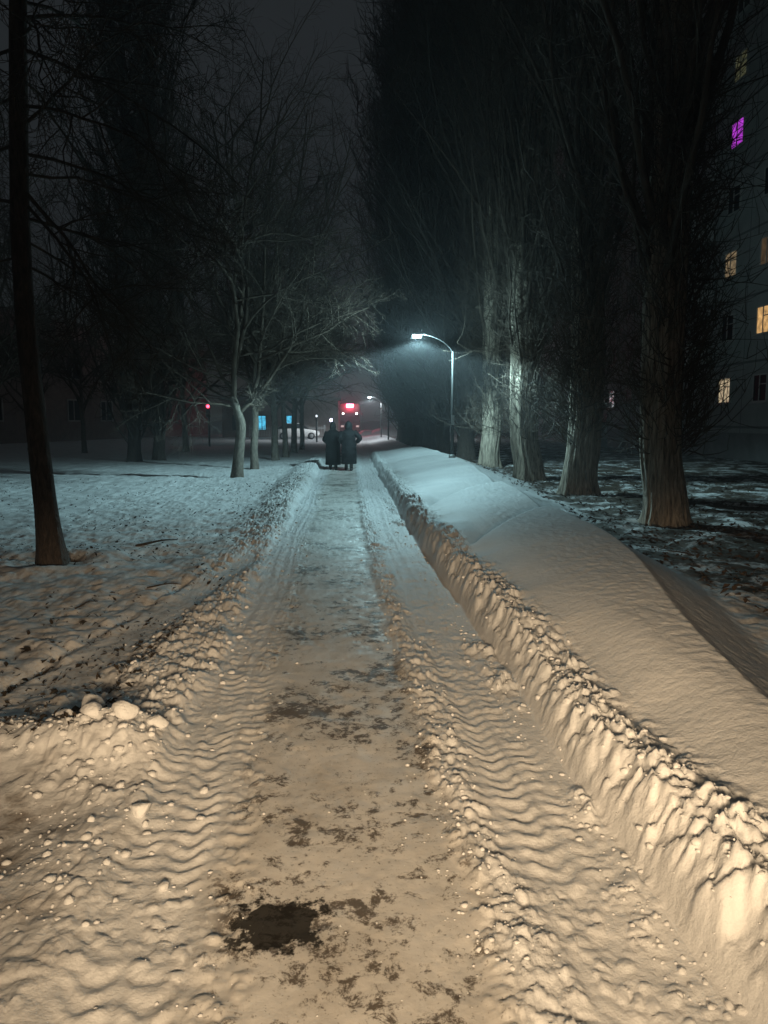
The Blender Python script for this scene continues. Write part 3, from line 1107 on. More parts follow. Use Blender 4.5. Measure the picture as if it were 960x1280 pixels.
lim2(300, 515, 316, 498, 0.0, 1.2, 0.08)
lim2(292, 500, 284, 440, 0.1, 6.5, 0.10)
lim2(293, 498, 292, 430, -0.3, 8.5, 0.09)
lim2(314, 500, 322, 440, 0.2, 6.5, 0.075)
lim2(316, 497, 360, 440, 0.4, 5.5, 0.06)
lim2(291, 490, 240, 440, 0.5, 5.0, 0.06)
lim2(293, 508, 230, 496, -0.5, 3.4, 0.045)
lim2(292, 500, 230, 470, 0.8, 3.8, 0.045)
lim2(292, 480, 250, 455, -0.6, 3.8, 0.04)
lim2(322, 450, 380, 430, -0.3, 3.8, 0.05)
lim2(322, 440, 400, 440, 0.3, 3.6, 0.045)
lim2(290, 430, 310, 330, 0.1, 7.5, 0.08)
lim2(290, 420, 260, 330, 0.3, 6.0, 0.06)
lim2(292, 400, 300, 280, -0.2, 7.5, 0.07)
TA_CFG = dict(SPREAD)
TA_CFG.update(kids=[11, 8, 6, 0], trop=[(UP, 0.008), (UP, -0.015), (UP, -0.02), (UP, 0.0)], wob=[0.12, 0.16, 0.18, 0.2])
TA = broad_tree(51, tp, tr, L2, (M['bark_left'], M['twig']), TA_CFG, 3, 0.03, 0.25)
plant('forked_tree', 'lamplit forked tree with pale bark and wide bare branches left of the path', 'tree', TA[0], TA[1], (pA.x, pA.y, zA - 0.02), 0, 1, 'bare broad trees in a row left of the path')


def generic_broad(seed, H, r0, lean=0.0, low=2.2):
    rg = np.random.default_rng(seed)
    hs = [-0.3, 0, 0.8, 1.6, low, low + 1.6, low + 3.5]
    tp = [(lean * h / 3 + rg.normal(0, 0.02), rg.normal(0, 0.02), h) for h in hs]
    tr = [r0 * 1.05, r0, r0 * 0.92, r0 * 0.88, r0 * 0.8, r0 * 0.5, r0 * 0.2]
    lb = []
    for i in range(12):
        a = i * 2.4 + rg.uniform(-0.4, 0.4)
        h = low - 0.2 + 3.0 * i / 12
        el = rg.uniform(0.3, 1.6)
        lb.append((np.array([lean * h / 3, 0, h]), np.array([math.cos(a), math.sin(a), el]), rg.uniform(0.35, 0.6) * (H - h), r0 * 0.4))
    for i in range(3):
        lb.append((np.array([lean, 0, low + 2.5]), np.array([rg.normal(0, 0.25), rg.normal(0, 0.25), 1]), (H - low - 2), r0 * 0.5))
    cfg = dict(SPREAD)
    cfg.update(kids=[9, 7, 6, 0])
    return broad_tree(seed, tp, tr, lb, (M['bark_left'], M['twig']), cfg, 3, 0.04, 0.25)


G1 = generic_broad(61, 12.5, 0.14, 0.1)
G2 = generic_broad(62, 13.5, 0.16, -0.1)
left_row = [(318, 586, G1, 0.3, 1.0, 'dim trunk close behind and right of the pale forked tree'),
            (344, 574, G2, 1.2, 1.0, 'dark tree beside the blue lit window, nearest of the left trunk cluster'),
            (357, 571, G1, 2.4, 1.0, 'dark thin trunk between the two blue lit windows'),
            (367, 565, G2, 3.6, 1.05, 'dark trunk just right of the second blue lit window'),
            (378, 561, G1, 4.3, 1.05, 'farthest dark trunk of the left row, left of the white car')]
for px, py, tm, rz, sc, lb in left_row:
    p = at(px, py, CAM_Z * F / (py - 525))
    plant('broad_tree', lb, 'tree', tm[0], tm[1], (p.x, p.y, height1(p.x, p.y) - 0.02), rz, sc, 'bare broad trees in a row left of the path')
extra = [(-9.5, 44, G2, 0.5, 1.1, 'dim bare tree in the left background beside the red traffic light'),
         (-14.5, 42, G1, 2.0, 1.0, 'dim bare tree in front of the dark low building, right of the stubby trunks'),
         (-12.5, 27, G1, 5.0, 0.85, 'low bare tree left of the tall poplar on the dark lawn'),
         (-19.0, 46, G2, 3.0, 1.0, 'dark bare tree before the low building behind the leaning trunk')]
for x, y, tm, rz, sc, lb in extra:
    plant('broad_tree', lb, 'tree', tm[0], tm[1], (x, y, -0.03), rz, sc, 'bare broad trees on the dark left lawn')
# tall left poplar with a twin foot
p = at(168, 577, 33.0)
plant('poplar_tree', 'tall columnar poplar on the left lawn, left of its twin', 'tree', P_F[0], P_F[1], (p.x, p.y, -0.05), 1.0, (0.75, 0.75, 0.9), 'pair of tall poplars on the left lawn')
p = at(199, 576, 34.0)
plant('poplar_tree', 'tall columnar poplar on the left lawn, right of its twin', 'tree', P_F[0], P_F[1], (p.x, p.y, -0.05), 2.0, (0.7, 0.7, 0.92), 'pair of tall poplars on the left lawn')


# ------------------------------------------------------------------ sticks on the snow
def stick(px, py, ang, L, r, lb):
    r *= 0.6
    d = CAM_Z * F / (py - 525) if py < 700 else CAM_Z / math.tan(math.atan((py - 640) / F) + PITCH)
    p = at(px, py, d)
    z = height1(p.x, p.y)
    pts = [(math.cos(ang) * L * (t - 0.5) + 0.02 * math.sin(t * 7), math.sin(ang) * L * (t - 0.5) + 0.015 * math.sin(t * 11), 0.02 * math.sin(t * 3) + 0.012) for t in (0, 0.25, 0.5, 0.75, 1)]
    m = MB().tube(pts, [r, r * 0.95, r * 0.85, r * 0.7, r * 0.4], 7)
    m.tube([pts[2], (pts[2][0] + 0.1 * L, pts[2][1] + 0.12 * L, 0.05)], [r * 0.5, r * 0.2], 5)
    tag(m.build('stick', M['bark_dark'], None, (p.x, p.y, z + 0.01)), lb, 'stick', 'fallen sticks on the snow')


stick(196, 681, 0.9, 0.7, 0.03, 'short dark fallen branch on the lamplit snow right of the leaning tree')
stick(108, 758, 1.2, 0.30, 0.014, 'small forked twig on the dim snow below the leaning tree')
stick(205, 735, 0.5, 0.35, 0.016, 'dark twig on the snow near the smooth wheel lane')
stick(845, 694, 2.2, 0.5, 0.018, 'pale broken stick among leaves before the nearest right poplar')


# ------------------------------------------------------------------ street lamps
def beam(ld, stops):
    """luminous distribution of a lamp: relative intensity against the downward slope of the ray"""
    ld.use_nodes = True
    nt = ld.node_tree
    em = [n for n in nt.nodes if n.type == 'EMISSION'][0]
    ge = nt.nodes.new('ShaderNodeNewGeometry')
    sp = nt.nodes.new('ShaderNodeSeparateXYZ')
    nt.links.new(ge.outputs['Incoming'], sp.inputs[0])
    dn = math_n(nt, 'ADD', math_n(nt, 'MULTIPLY', sp.outputs[2], -0.5), 0.5, True)
    cv = ramp(nt, dn, [((p + 1) / 2, (v, v, v)) for p, v in stops])
    nt.links.new(cv.outputs[0], em.inputs['Strength'])


def street_lamp(label, base, Hh, arm, lampcol, power, rad, glass, drop=0.0):
    t = thing('street_lamp', label, 'street lamp', base, 0, 'lit street lamps beside the path')
    MB().tube([(0, 0, -0.3), (0, 0, 0.9), (0, 0, Hh - 0.62)], [0.056, 0.048, 0.036], 14).build('pole', M['pole'], t)
    MB().lathe((0, 0, -0.1), [(0.10, 0), (0.10, 0.16), (0.07, 0.2)], 14).build('foot_flange', M['metal'], t)
    MB().box((0, -0.075, 1.1), (0.09, 0.03, 0.28)).build('access_cover', M['metal'], t)
    pts = [(0, 0, Hh - 0.66)]
    for k in range(1, 13):
        q = k / 12
        b0, b1, b2_ = (1 - q) ** 2, 2 * q * (1 - q), q * q
        pts.append((b1 * -arm * 0.32 + b2_ * -arm * 0.92, 0, b0 * (Hh - 0.62) + b1 * (Hh - 0.2) + b2_ * (Hh - 0.13)))
    MB().tube(pts, 0.021, 10).build('arm', M['pole'], t)
    hx = -arm - 0.06
    # cobra head: flattened loft
    rings = []
    for k, (s, w, h) in enumerate(((0.22, 0.022, 0.022), (0.16, 0.05, 0.04), (0.06, 0.085, 0.05), (-0.08, 0.095, 0.05), (-0.17, 0.07, 0.035), (-0.20, 0.03, 0.015))):
        rings.append([(hx + s, w * math.cos(2 * PI * q / 14), Hh - 0.125 + h * max(math.sin(2 * PI * q / 14), -0.35) - 0.05 * (0.22 - s)) for q in range(14)])
    head = MB().loft(rings).build('lamp_head', M['metal'], t)
    rings = []
    for (s, w) in ((0.09, 0.035), (0.06, 0.065), (-0.06, 0.08), (-0.13, 0.065), (-0.16, 0.03)):
        rings.append([(hx + s, w * math.cos(2 * PI * q / 12), Hh - 0.185 - 0.02 * (0.2 - s) + 0.04 * math.sin(2 * PI * q / 12)) for q in range(12)])
    MB().loft(rings).build('lamp_glass', glass, head)
    ld = bpy.data.lights.new('lamp_light', 'POINT')
    ld.energy = power
    ld.color = lampcol
    ld.shadow_soft_size = rad
    lo = bpy.data.objects.new('lamp_light', ld)
    COL.objects.link(lo)
    lo.parent = t
    lo.location = (hx, 0, Hh - 0.34)
    beam(ld, [(-1.0, 0.08), (-0.3, 0.17), (0.0, 0.12), (0.1, 0.07), (0.17, 0.10), (0.24, 0.42), (0.32, 1.0), (0.42, 0.75), (0.6, 0.30), (0.8, 0.10), (1.0, 0.06)])
    return t


base = at(565, 581, 22.6)
LZ = height1(base.x, base.y)
lampp = at(523, 421, 22.6)
street_lamp('lit street lamp with curved arm and cyan white glow on the right snow drift', (base.x, base.y, LZ), lampp.z - LZ + 0.2, base.x - lampp.x - 0.05,
            (0.54, 0.92, 1.0), 4300, 0.10, emit('lamp_glass_lit', (0.62, 0.95, 1.0), 60))
b2 = at(476.5, 548, 70)
l2 = at(462.5, 497, 70)
street_lamp('small far street lamp with white light beside the snowy crossing', (b2.x, b2.y, 0), l2.z + 0.2, b2.x - l2.x - 0.05, (0.86, 0.95, 1.0), 3500, 0.10, emit('far_lamp_glass_lit', (0.85, 0.95, 1.0), 60))
# unlit dark post in front of it
b3 = at(485.5, 553, 60)
t = thing('utility_pole', 'thin dark pole with a short bracket standing before the far snowy crossing', 'pole', (b3.x, b3.y, 0))
MB().tube([(0, 0, -0.3), (0, 0, 3.6)], [0.065, 0.05], 10).build('pole', M['dark_metal'], t)
MB().tube([(0, 0, 3.45), (-0.25, 0, 3.75), (-0.7, 0, 3.85)], 0.022, 8).build('bracket', M['dark_metal'], t)
b4 = at(396, 552, 62)
t = thing('lamp_post', 'thin dark post with a tiny white light between the white car and the walkers', 'lamp post', (b4.x, b4.y, 0))
MB().tube([(0, 0, -0.3), (0, 0, 2.0)], [0.07, 0.06], 10).build('pole', M['dark_metal'], t)
MB().lathe((0, 0, 2.0), [(0.02, 0), (0.07, 0.05), (0.07, 0.14), (0.03, 0.18)], 12).build('lamp_globe', emit('globe_light', (0.8, 0.9, 1.0), 2.0), t)
# violet-white light
b5 = at(414, 551, 66)
h5 = at(414, 525, 66).z
t = thing('lamp_post', 'small post with a bright violet white globe just left of the first walker', 'lamp post', (b5.x, b5.y, 0))
MB().tube([(0, 0, -0.3), (0, 0, h5 - 0.12)], [0.06, 0.05], 10).build('pole', M['dark_metal'], t)
MB().lathe((0, 0, h5 - 0.14), [(0.03, 0), (0.08, 0.05), (0.10, 0.14), (0.08, 0.22), (0.02, 0.26)], 14).build('lamp_globe', emit('violet_globe', (0.78, 0.72, 1.0), 25), t)

# ------------------------------------------------------------------ bus with the red display
bx = at(437.5, 543, 92)
bus = thing('bus', 'far bus with a glowing red sign above two small white lights', 'bus', (bx.x, bx.y, 0.05))
bus_m = plain('bus_paint', (0.05, 0.028, 0.028), 0.35, 0, 0.1, 1)


def rbox(x0, x1, y0, y1, z0, z1, r=0.18):
    ring = []
    pts = [(x0 + r, z0, 0), (x1 - r, z0, 0), (x1, z0 + r, 0), (x1, z1 - r, 0), (x1 - r, z1, 0), (x0 + r, z1, 0), (x0, z1 - r, 0), (x0, z0 + r, 0)]
    f = []
    for yy, k in ((y0, 0.93), (y0 + 0.12, 1.0), (y1 - 0.12, 1.0), (y1, 0.95)):
        cx_, cz_ = (x0 + x1) / 2, (z0 + z1) / 2
        f.append([(cx_ + (a - cx_) * k, yy, cz_ + (b - cz_) * k) for a, b, _ in pts])
    return MB().loft(f, True, False)


rbox(-1.27, 1.27, 0, 11.5, 0.35, 3.75).build('body', bus_m, bus)
MB().box((0, -0.015, 2.0), (2.1, 0.05, 1.15)).build('windscreen', M['glass_dark'], bus)
MB().box((0, -0.02, 3.42), (0.86, 0.07, 0.42)).build('display', emit('red_display', (1.0, 0.16, 0.26), 14), bus)
zl = at(437, 517, 92).z - 0.05
for s in (-1, 1):
    MB().lathe((0.80 * s, -0.05, zl - 0.1), [(0.03, 0), (0.11, 0.05), (0.11, 0.16), (0.03, 0.2)], 10).build('marker_light', emit('marker_lit', (1.0, 0.85, 0.8), 18), bus)
    MB().box((0.9 * s, -0.03, 1.0), (0.34, 0.06, 0.2)).build('headlight', emit('dim_headlight', (1.0, 0.8, 0.75), 0.6), bus)
    MB().tube([(1.27 * s, 0.1, 2.5), (1.5 * s, -0.1, 2.5), (1.5 * s, -0.1, 2.1)], 0.05, 8).build('mirror', M['rubber'], bus)
    for yy in (2.4, 8.6):
        w = MB()
        rings = []
        for xx, q in ((-0.14, 0.44), (-0.1, 0.48), (0.1, 0.48), (0.14, 0.44)):
            rings.append([(1.12 * s + xx, yy + q * math.cos(2 * PI * k / 18), 0.48 + q * math.sin(2 * PI * k / 18)) for k in range(18)])
        w.loft(rings).build('wheel', M['rubber'], bus)
ld = bpy.data.lights.new('display_glow', 'AREA')
ld.shape = 'RECTANGLE'
ld.size = 0.84
ld.size_y = 0.4
ld.energy = 110
ld.color = (1.0, 0.10, 0.20)
lo = bpy.data.objects.new('display_glow', ld)
COL.objects.link(lo)
lo.parent = bus
lo.location = (0, -0.07, 3.42)
lo.rotation_euler = (-PI / 2, 0, 0)

ld = bpy.data.lights.new('display_spill', 'POINT')
ld.energy = 700
ld.color = (1.0, 0.10, 0.20)
ld.shadow_soft_size = 0.05
lo = bpy.data.objects.new('display_spill', ld)
COL.objects.link(lo)
lo.parent = bus
lo.location = (0, -0.35, 3.42)

# ------------------------------------------------------------------ traffic light on the left
tp_ = at(262, 557, 52)
hz = at(262, 508, 52).z
t = thing('traffic_light', 'red traffic light glowing on a dark post among the left trees', 'traffic light', (tp_.x, tp_.y, 0))
MB().tube([(0, 0, -0.3), (0, 0, hz + 0.15)], [0.07, 0.06], 10).build('pole', M['dark_metal'], t)
hs = MB().box((0, -0.14, hz - 0.28), (0.32, 0.2, 0.92)).build('signal_head', M['dark_metal'], t)
for k, mm in ((0, emit('red_lens', (1.0, 0.05, 0.10), 9)), (1, M['glass_dark']), (2, M['glass_dark'])):
    zz = hz - 0.29 * k
    vs = [(0.11 * math.cos(2 * PI * q / 16), -0.25, zz + 0.11 * math.sin(2 * PI * q / 16)) for q in range(16)] + [(0, -0.27, zz)]
    MB().add(vs, [(q, (q + 1) % 16, 16) for q in range(16)], True).build('lens', mm, hs)
    vr = MB()
    for q in range(9):
        pass
    ro = [(0.135 * math.cos(PI * q / 8), zz + 0.135 * math.sin(PI * q / 8)) for q in range(9)]
    vv = [(a_, -0.241, b_) for a_, b_ in ro] + [(a_, -0.42, b_) for a_, b_ in ro]
    vr.add(vv, [(q, q + 1, q + 10, q + 9) for q in range(8)]).build('visor', M['dark_metal'], hs)
ld = bpy.data.lights.new('signal_glow', 'POINT')
ld.energy = 5
ld.color = (1.0, 0.05, 0.12)
ld.shadow_soft_size = 0.1
lo = bpy.data.objects.new('signal_glow', ld)
COL.objects.link(lo)
lo.parent = t
lo.location = (0, -0.5, hz)

# ------------------------------------------------------------------ snow heaps by the crossing
for px, w, h, lb in ((459, 1.5, 0.75, 'small pointed snow heap at the far crossing, left of the larger heap'), (481, 2.2, 0.95, 'larger snow heap at the far crossing behind the thin poles')):
    p = at(px, 546, 86)
    rg = np.random.default_rng(int(px))
    rings = []
    for k in range(9):
        q = k / 8
        rr_ = w * (1 - q) ** 0.8
        zz = h * (1 - (1 - q) ** 1.6)
        rings.append([(rr_ * math.cos(2 * PI * j / 24) * (1 + 0.12 * math.sin(3 * 2 * PI * j / 24 + px)), rr_ * math.sin(2 * PI * j / 24), zz * (1 + 0.06 * math.sin(j * 1.7)) - 0.05) for j in range(24)])
    tag(MB().loft(rings).build('snow_heap', M['lump'], None, (p.x, p.y, 0)), lb, 'snow heap', 'snow heaps at the far crossing')

# ------------------------------------------------------------------ white car
cp = at(383, 551, 72)
car = thing('parked_car', 'white car parked far off behind the left tree row', 'car', (cp.x - 0.9, cp.y, 0.0), R(8))
sec = [(-2.05, 0.45, 0.62, 0.62), (-1.95, 0.28, 0.92, 0.78), (-1.3, 0.22, 0.98, 0.84), (-0.9, 0.22, 1.0, 0.85), (0.5, 0.22, 1.0, 0.85), (1.3, 0.22, 0.9, 0.84), (1.9, 0.28, 0.78, 0.76), (2.1, 0.42, 0.6, 0.6)]
rings = [[(x, -w, z0_ + 0.1), (x, -w * 0.9, z0_), (x, w * 0.9, z0_), (x, w, z0_ + 0.1), (x, w * 0.98, (z0_ + z1) / 2 + 0.05), (x, w * 0.9, z1), (x, -w * 0.9, z1), (x, -w * 0.98, (z0_ + z1) / 2 + 0.05)] for x, z0_, z1, w in sec]
MB().loft(rings).build('body', M['white_paint'], car)
sec = [(-1.75, 0.97, 0.98, 0.7), (-1.15, 0.97, 1.42, 0.62), (-0.2, 0.97, 1.47, 0.62), (0.35, 0.97, 1.42, 0.62), (1.15, 0.95, 0.97, 0.72)]
rings = [[(x, -0.76, z0_), (x, 0.76, z0_), (x, w, z1), (x, -w, z1)] for x, z0_, z1, w in sec]
MB().loft(rings).build('cabin_glass', M['glass_dark'], car)
MB().box((-0.4, 0, 1.46), (1.5, 1.2, 0.05)).build('roof', M['white_paint'], car)
for xx in (-1.3, 1.3):
    for yy in (-0.78, 0.78):
        rings = [[(xx + q * math.cos(2 * PI * k / 18), yy + s, 0.32 + q * math.sin(2 * PI * k / 18)) for k in range(18)] for s, q in ((-0.1, 0.28), (-0.07, 0.32), (0.07, 0.32), (0.1, 0.28))]
        w = MB().loft(rings).build('wheel', M['rubber'], car)
        rings = [[(xx + q * math.cos(2 * PI * k / 14), yy + (0.11 if yy > 0 else -0.11) * s, 0.32 + q * math.sin(2 * PI * k / 14)) for k in range(14)] for s, q in ((0.9, 0.19), (1.05, 0.17))]
        MB().loft(rings).build('rim', M['metal'], w)
for yy in (-0.55, 0.55):
    MB().box((2.0, yy, 0.66), (0.14, 0.3, 0.14)).build('headlight', M['white_paint'], car)


# ------------------------------------------------------------------ right apartment block
def panel_mat():
    m, nt, b = nmat('panel_concrete')
    tc = node(nt, 'ShaderNodeTexCoord').outputs['Object']
    n = noise_node(nt, tc, 1.3, 7, 0.6)
    r = ramp(nt, n.outputs[0], [(0.3, (0.25, 0.245, 0.235)), (0.7, (0.35, 0.342, 0.328))])
    sp = node(nt, 'ShaderNodeSeparateXYZ')
    nt.links.new(tc, sp.inputs[0])

    def seam(v, per, off, w):
        q = math_n(nt, 'FRACT', math_n(nt, 'DIVIDE', math_n(nt, 'ADD', v, off), per))
        return math_n(nt, 'LESS_THAN', q, w / per)
    s = math_n(nt, 'MAXIMUM', seam(sp.outputs[2], 2.8, 1.4, 0.10), seam(sp.outputs[1], 3.1, 1.55, 0.06))
    c = mix_c(nt, math_n(nt, 'MULTIPLY', s, 0.75), r.outputs[0], (0.07, 0.068, 0.065))
    nt.links.new(c, b.inputs['Base Color'])
    b.inputs['Roughness'].default_value = 0.95
    bp = node(nt, 'ShaderNodeBump')
    bp.inputs['Strength'].default_value = 0.5
    bp.inputs['Distance'].default_value = 0.04
    bp.invert = True
    nt.links.new(s, bp.inputs['Height'])
    nt.links.new(bp.outputs[0], b.inputs['Normal'])
    return m


BX = 17.0
bY = 35.0
apt = thing('apartment_building', 'grey panel apartment block with a few lit windows behind the right poplars', 'building', (BX, bY, 0))
# origin at a window column; storey k window centre at z = 3.1 + 2.8 k
pm_ = panel_mat()
w = MB()
w.box((7.0, 7.0, 13.9), (14.0, 62.0, 28.0))
w.build('wall', pm_, apt)
MB().box((7.0, 7.0, 28.1), (14.6, 62.6, 0.4)).build('roof', M['concrete'], apt)
MB().box((-0.06, 7.0, 0.55), (0.16, 62.1, 1.3)).build('plinth', M['concrete'], apt)
wf = MB()
for (c, s) in (((0, -0.68, 0), (0.09, 0.08, 1.48)), ((0, 0.68, 0), (0.09, 0.08, 1.48)), ((0, 0, 0.70), (0.09, 1.28, 0.08)), ((0, 0, -0.70), (0.09, 1.28, 0.08)), ((0, 0.05, 0), (0.085, 0.07, 1.32)), ((0, -0.32, 0.2), (0.07, 0.64, 0.05)), ((-0.06, 0, -0.77), (0.2, 1.55, 0.05))):
    wf.box(c, s)
pane = MB().box((0.0, 0, 0), (0.03, 1.36, 1.40))
E = {
    (0, 0): emit('warm_lit_window', (1.0, 0.80, 0.50), 0.42, 1),
    (0, 2): emit('half_lit_window', (1.0, 0.72, 0.40), 0.16, 1),
    (0, 4): emit('magenta_lit_window', (0.62, 0.06, 0.85), 0.65, 1),
    (0, 5): emit('greenish_lit_window', (0.75, 0.75, 0.38), 0.06, 1),
    (-1, 1): emit('orange_lit_window', (1.0, 0.58, 0.22), 0.55, 1),
    (-1, 2): emit('dim_orange_window', (1.0, 0.62, 0.3), 0.05, 1),
    (5, 0): emit('far_lit_window', (0.9, 0.95, 1.0), 0.25, 1),
}
f0 = None
for col in range(-3, 9):
    if col == 1:
        continue
    for k in range(7):
        if f0 is None:
            fo = wf.build('window', M['frame'], apt)
            po = pane.build('pane', M['glass_dark'], fo)
            f0, p0_ = fo, po
        else:
            fo = f0.copy()
            COL.objects.link(fo)
            fo.parent = apt
            po = p0_.copy()
            COL.objects.link(po)
            po.parent = fo
        fo.location = (-0.03, 3.1 * col, 3.1 + 2.8 * k)
        fo.scale = (1, 0.80, 0.80)
        if (col, k) in E:
            po.data = po.data.copy()
            po.data.materials.clear()
            po.data.materials.append(E[(col, k)])
            po['label'] = E[(col, k)].name.replace('_', ' ')
# loggia stack
for k in range(1, 7):
    zb = 3.1 + 2.8 * k - 1.55
    b_ = MB().box((-0.55, 3.1, zb), (1.1, 2.7, 0.14)).build('balcony', M['concrete'], apt)
    fr = MB()
    fr.box((-1.08, 3.1, zb + 0.55), (0.05, 2.7, 0.96))
    fr.box((-0.55, 1.78, zb + 0.55), (1.0, 0.05, 0.96))
    fr.box((-0.55, 4.42, zb + 0.55), (1.0, 0.05, 0.96))
    fr.build('balcony_panel', M['frame'], b_)
    gl = MB()
    for q in range(5):
        gl.box((-1.08, 1.82 + 0.64 * q, zb + 1.72), (0.05, 0.05, 1.3))
    gl.box((-1.08, 3.1, zb + 2.38), (0.06, 2.7, 0.06))
    gl.build('balcony_frame', M['frame'], b_)
# entrance porch
pc = MB().box((-1.2, 17.0, 2.75), (2.4, 3.0, 0.22)).build('porch_roof', M['concrete'], apt)
for yy in (15.7, 18.3):
    MB().box((-2.2, yy, 1.3), (0.22, 0.22, 2.7)).build('porch_post', M['concrete'], apt)
MB().box((-0.04, 17.0, 1.1), (0.1, 1.4, 2.2)).build('door', M['dark_metal'], apt)
cb = at(749, 543, 47)
t = thing('utility_cabinet', 'pale utility cabinet standing between the two nearest right poplars', 'cabinet', (cb.x, cb.y, 0))
MB().box((0, 0, 0.3), (0.85, 0.5, 0.7)).build('plinth', M['concrete'], t)
MB().box((0, 0, 1.1), (0.8, 0.45, 0.9)).build('cabinet_body', M['white_paint'], t)
MB().box((0, -0.02, 1.58), (0.88, 0.55, 0.05)).build('lid', M['metal'], t)

# ------------------------------------------------------------------ low building on the left
A0 = Vector((-29.5, 45.0, 0))
B0 = Vector((-18.0, 96.0, 0))
dv = (B0 - A0)
LL = dv.length
lb_ = thing('low_building', 'dark low building with flat roof behind the leaning left tree', 'building', A0, math.atan2(dv.y, dv.x))
MB().box((LL / 2, 7.0, 4.8), (LL, 14, 10.0)).build('wall', M['brick'], lb_)
MB().box((LL / 2, 7.0, 9.95), (LL + 0.6, 14.6, 0.35)).build('roof', M['concrete'], lb_)
wfr = None
for k in range(9):
    for fl in range(2):
        if wfr is None:
            m_ = MB()
            for (c, s) in (((-1.0, 0, 0), (0.1, 0.12, 1.9)), ((1.0, 0, 0), (0.1, 0.12, 1.9)), ((0, 0, 0.9), (1.9, 0.12, 0.1)), ((0, 0, -0.9), (1.9, 0.12, 0.1)), ((-0.1, 0, 0), (0.08, 0.11, 1.7))):
                m_.box(c, s)
            wo = m_.build('window', M['frame'], lb_)
            pn = MB().box((0, 0.03, 0), (1.9, 0.05, 1.7)).build('pane', M['glass_dark'], wo)
            wfr, wpn = wo, pn
        else:
            wo = wfr.copy()
            COL.objects.link(wo)
            wo.parent = lb_
            pn = wpn.copy()
            COL.objects.link(pn)
            pn.parent = wo
        wo.location = (3 + 5.2 * k, -0.03, 2.6 + 3.6 * fl)

# ------------------------------------------------------------------ blue lit shop behind the left row
sA = at(300, 550, 80)
shop = thing('shop_building', 'low shop with blue lit windows far behind the left tree row', 'building', (sA.x, sA.y, 0), 0)
blue = emit('blue_lit_glass', (0.10, 0.62, 0.95), 0.9, 1)
MB().box((4.2, 3.0, 1.9), (12.0, 5.9, 3.9)).build('wall', M['brick'], shop)
MB().box((4.2, 3.0, 3.95), (12.6, 6.6, 0.3)).build('roof', M['concrete'], shop)
for xx, wd in ((2.2, 0.95), (5.3, 0.9), (-0.4, 0.5)):
    fr = MB()
    for (c, s) in (((-wd / 2 - 0.05, 0, 0), (0.1, 0.14, 1.6)), ((wd / 2 + 0.05, 0, 0), (0.1, 0.14, 1.6)), ((0, 0, 0.75), (wd, 0.14, 0.1)), ((0, 0, -0.75), (wd, 0.14, 0.1)), ((0.1, 0, 0), (0.05, 0.13, 1.4))):
        fr.box(c, s)
    fo = fr.build('window', M['dark_metal'], shop, (xx, -0.03, 1.5))
    MB().box((0, 0.03, 0), (wd, 0.04, 1.4)).build('pane', blue if xx > 0 else M['glass_dark'], fo)
# picket fence before it
fa = at(312, 552, 74)
fence = thing('metal_fence', 'thin metal fence before the blue lit windows', 'fence', (fa.x, fa.y, 0))
pk = MB()
for k in range(46):
    pk.box((0.16 * k, 0, 0.62), (0.03, 0.03, 1.1))
pk.build('picket_panel', M['metal'], fence)
rl = MB()
rl.box((3.6, 0.03, 0.35), (7.4, 0.04, 0.05))
rl.box((3.6, 0.03, 1.0), (7.4, 0.04, 0.05))
rl.build('rail', M['metal'], fence)
for k in range(4):
    MB().box((2.4 * k, 0.05, 0.6), (0.07, 0.07, 1.4)).build('post', M['metal'], fence)


# ------------------------------------------------------------------ walkers
def skin_body(name, verts, edges, radii, root, mat):
    me = bpy.data.meshes.new(name)
    me.from_pydata(verts, edges, [])
    o = bpy.data.objects.new(name, me)
    COL.objects.link(o)
    sk = o.modifiers.new('skin', 'SKIN')
    sk.use_smooth_shade = True
    for i, r in enumerate(radii):
        d = me.skin_vertices[0].data[i]
        d.radius = (r, r) if isinstance(r, (int, float)) else r
        d.use_root = (i == root)
    sb = o.modifiers.new('sub', 'SUBSURF')
    sb.levels = 2
    sb.render_levels = 2
    dg = bpy.context.evaluated_depsgraph_get()
    nm = bpy.data.meshes.new_from_object(o.evaluated_get(dg))
    o.modifiers.clear()
    old = o.data
    o.data = nm
    nm.name = name
    bpy.data.meshes.remove(old)
    nm.materials.clear()
    nm.materials.append(mat)
    return o


def ell(cx_, cy_, z, a, b, n=22, pw=1.0):
    return [(cx_ + a * math.cos(2 * PI * k / n), cy_ + b * math.sin(2 * PI * k / n), z) for k in range(n)]


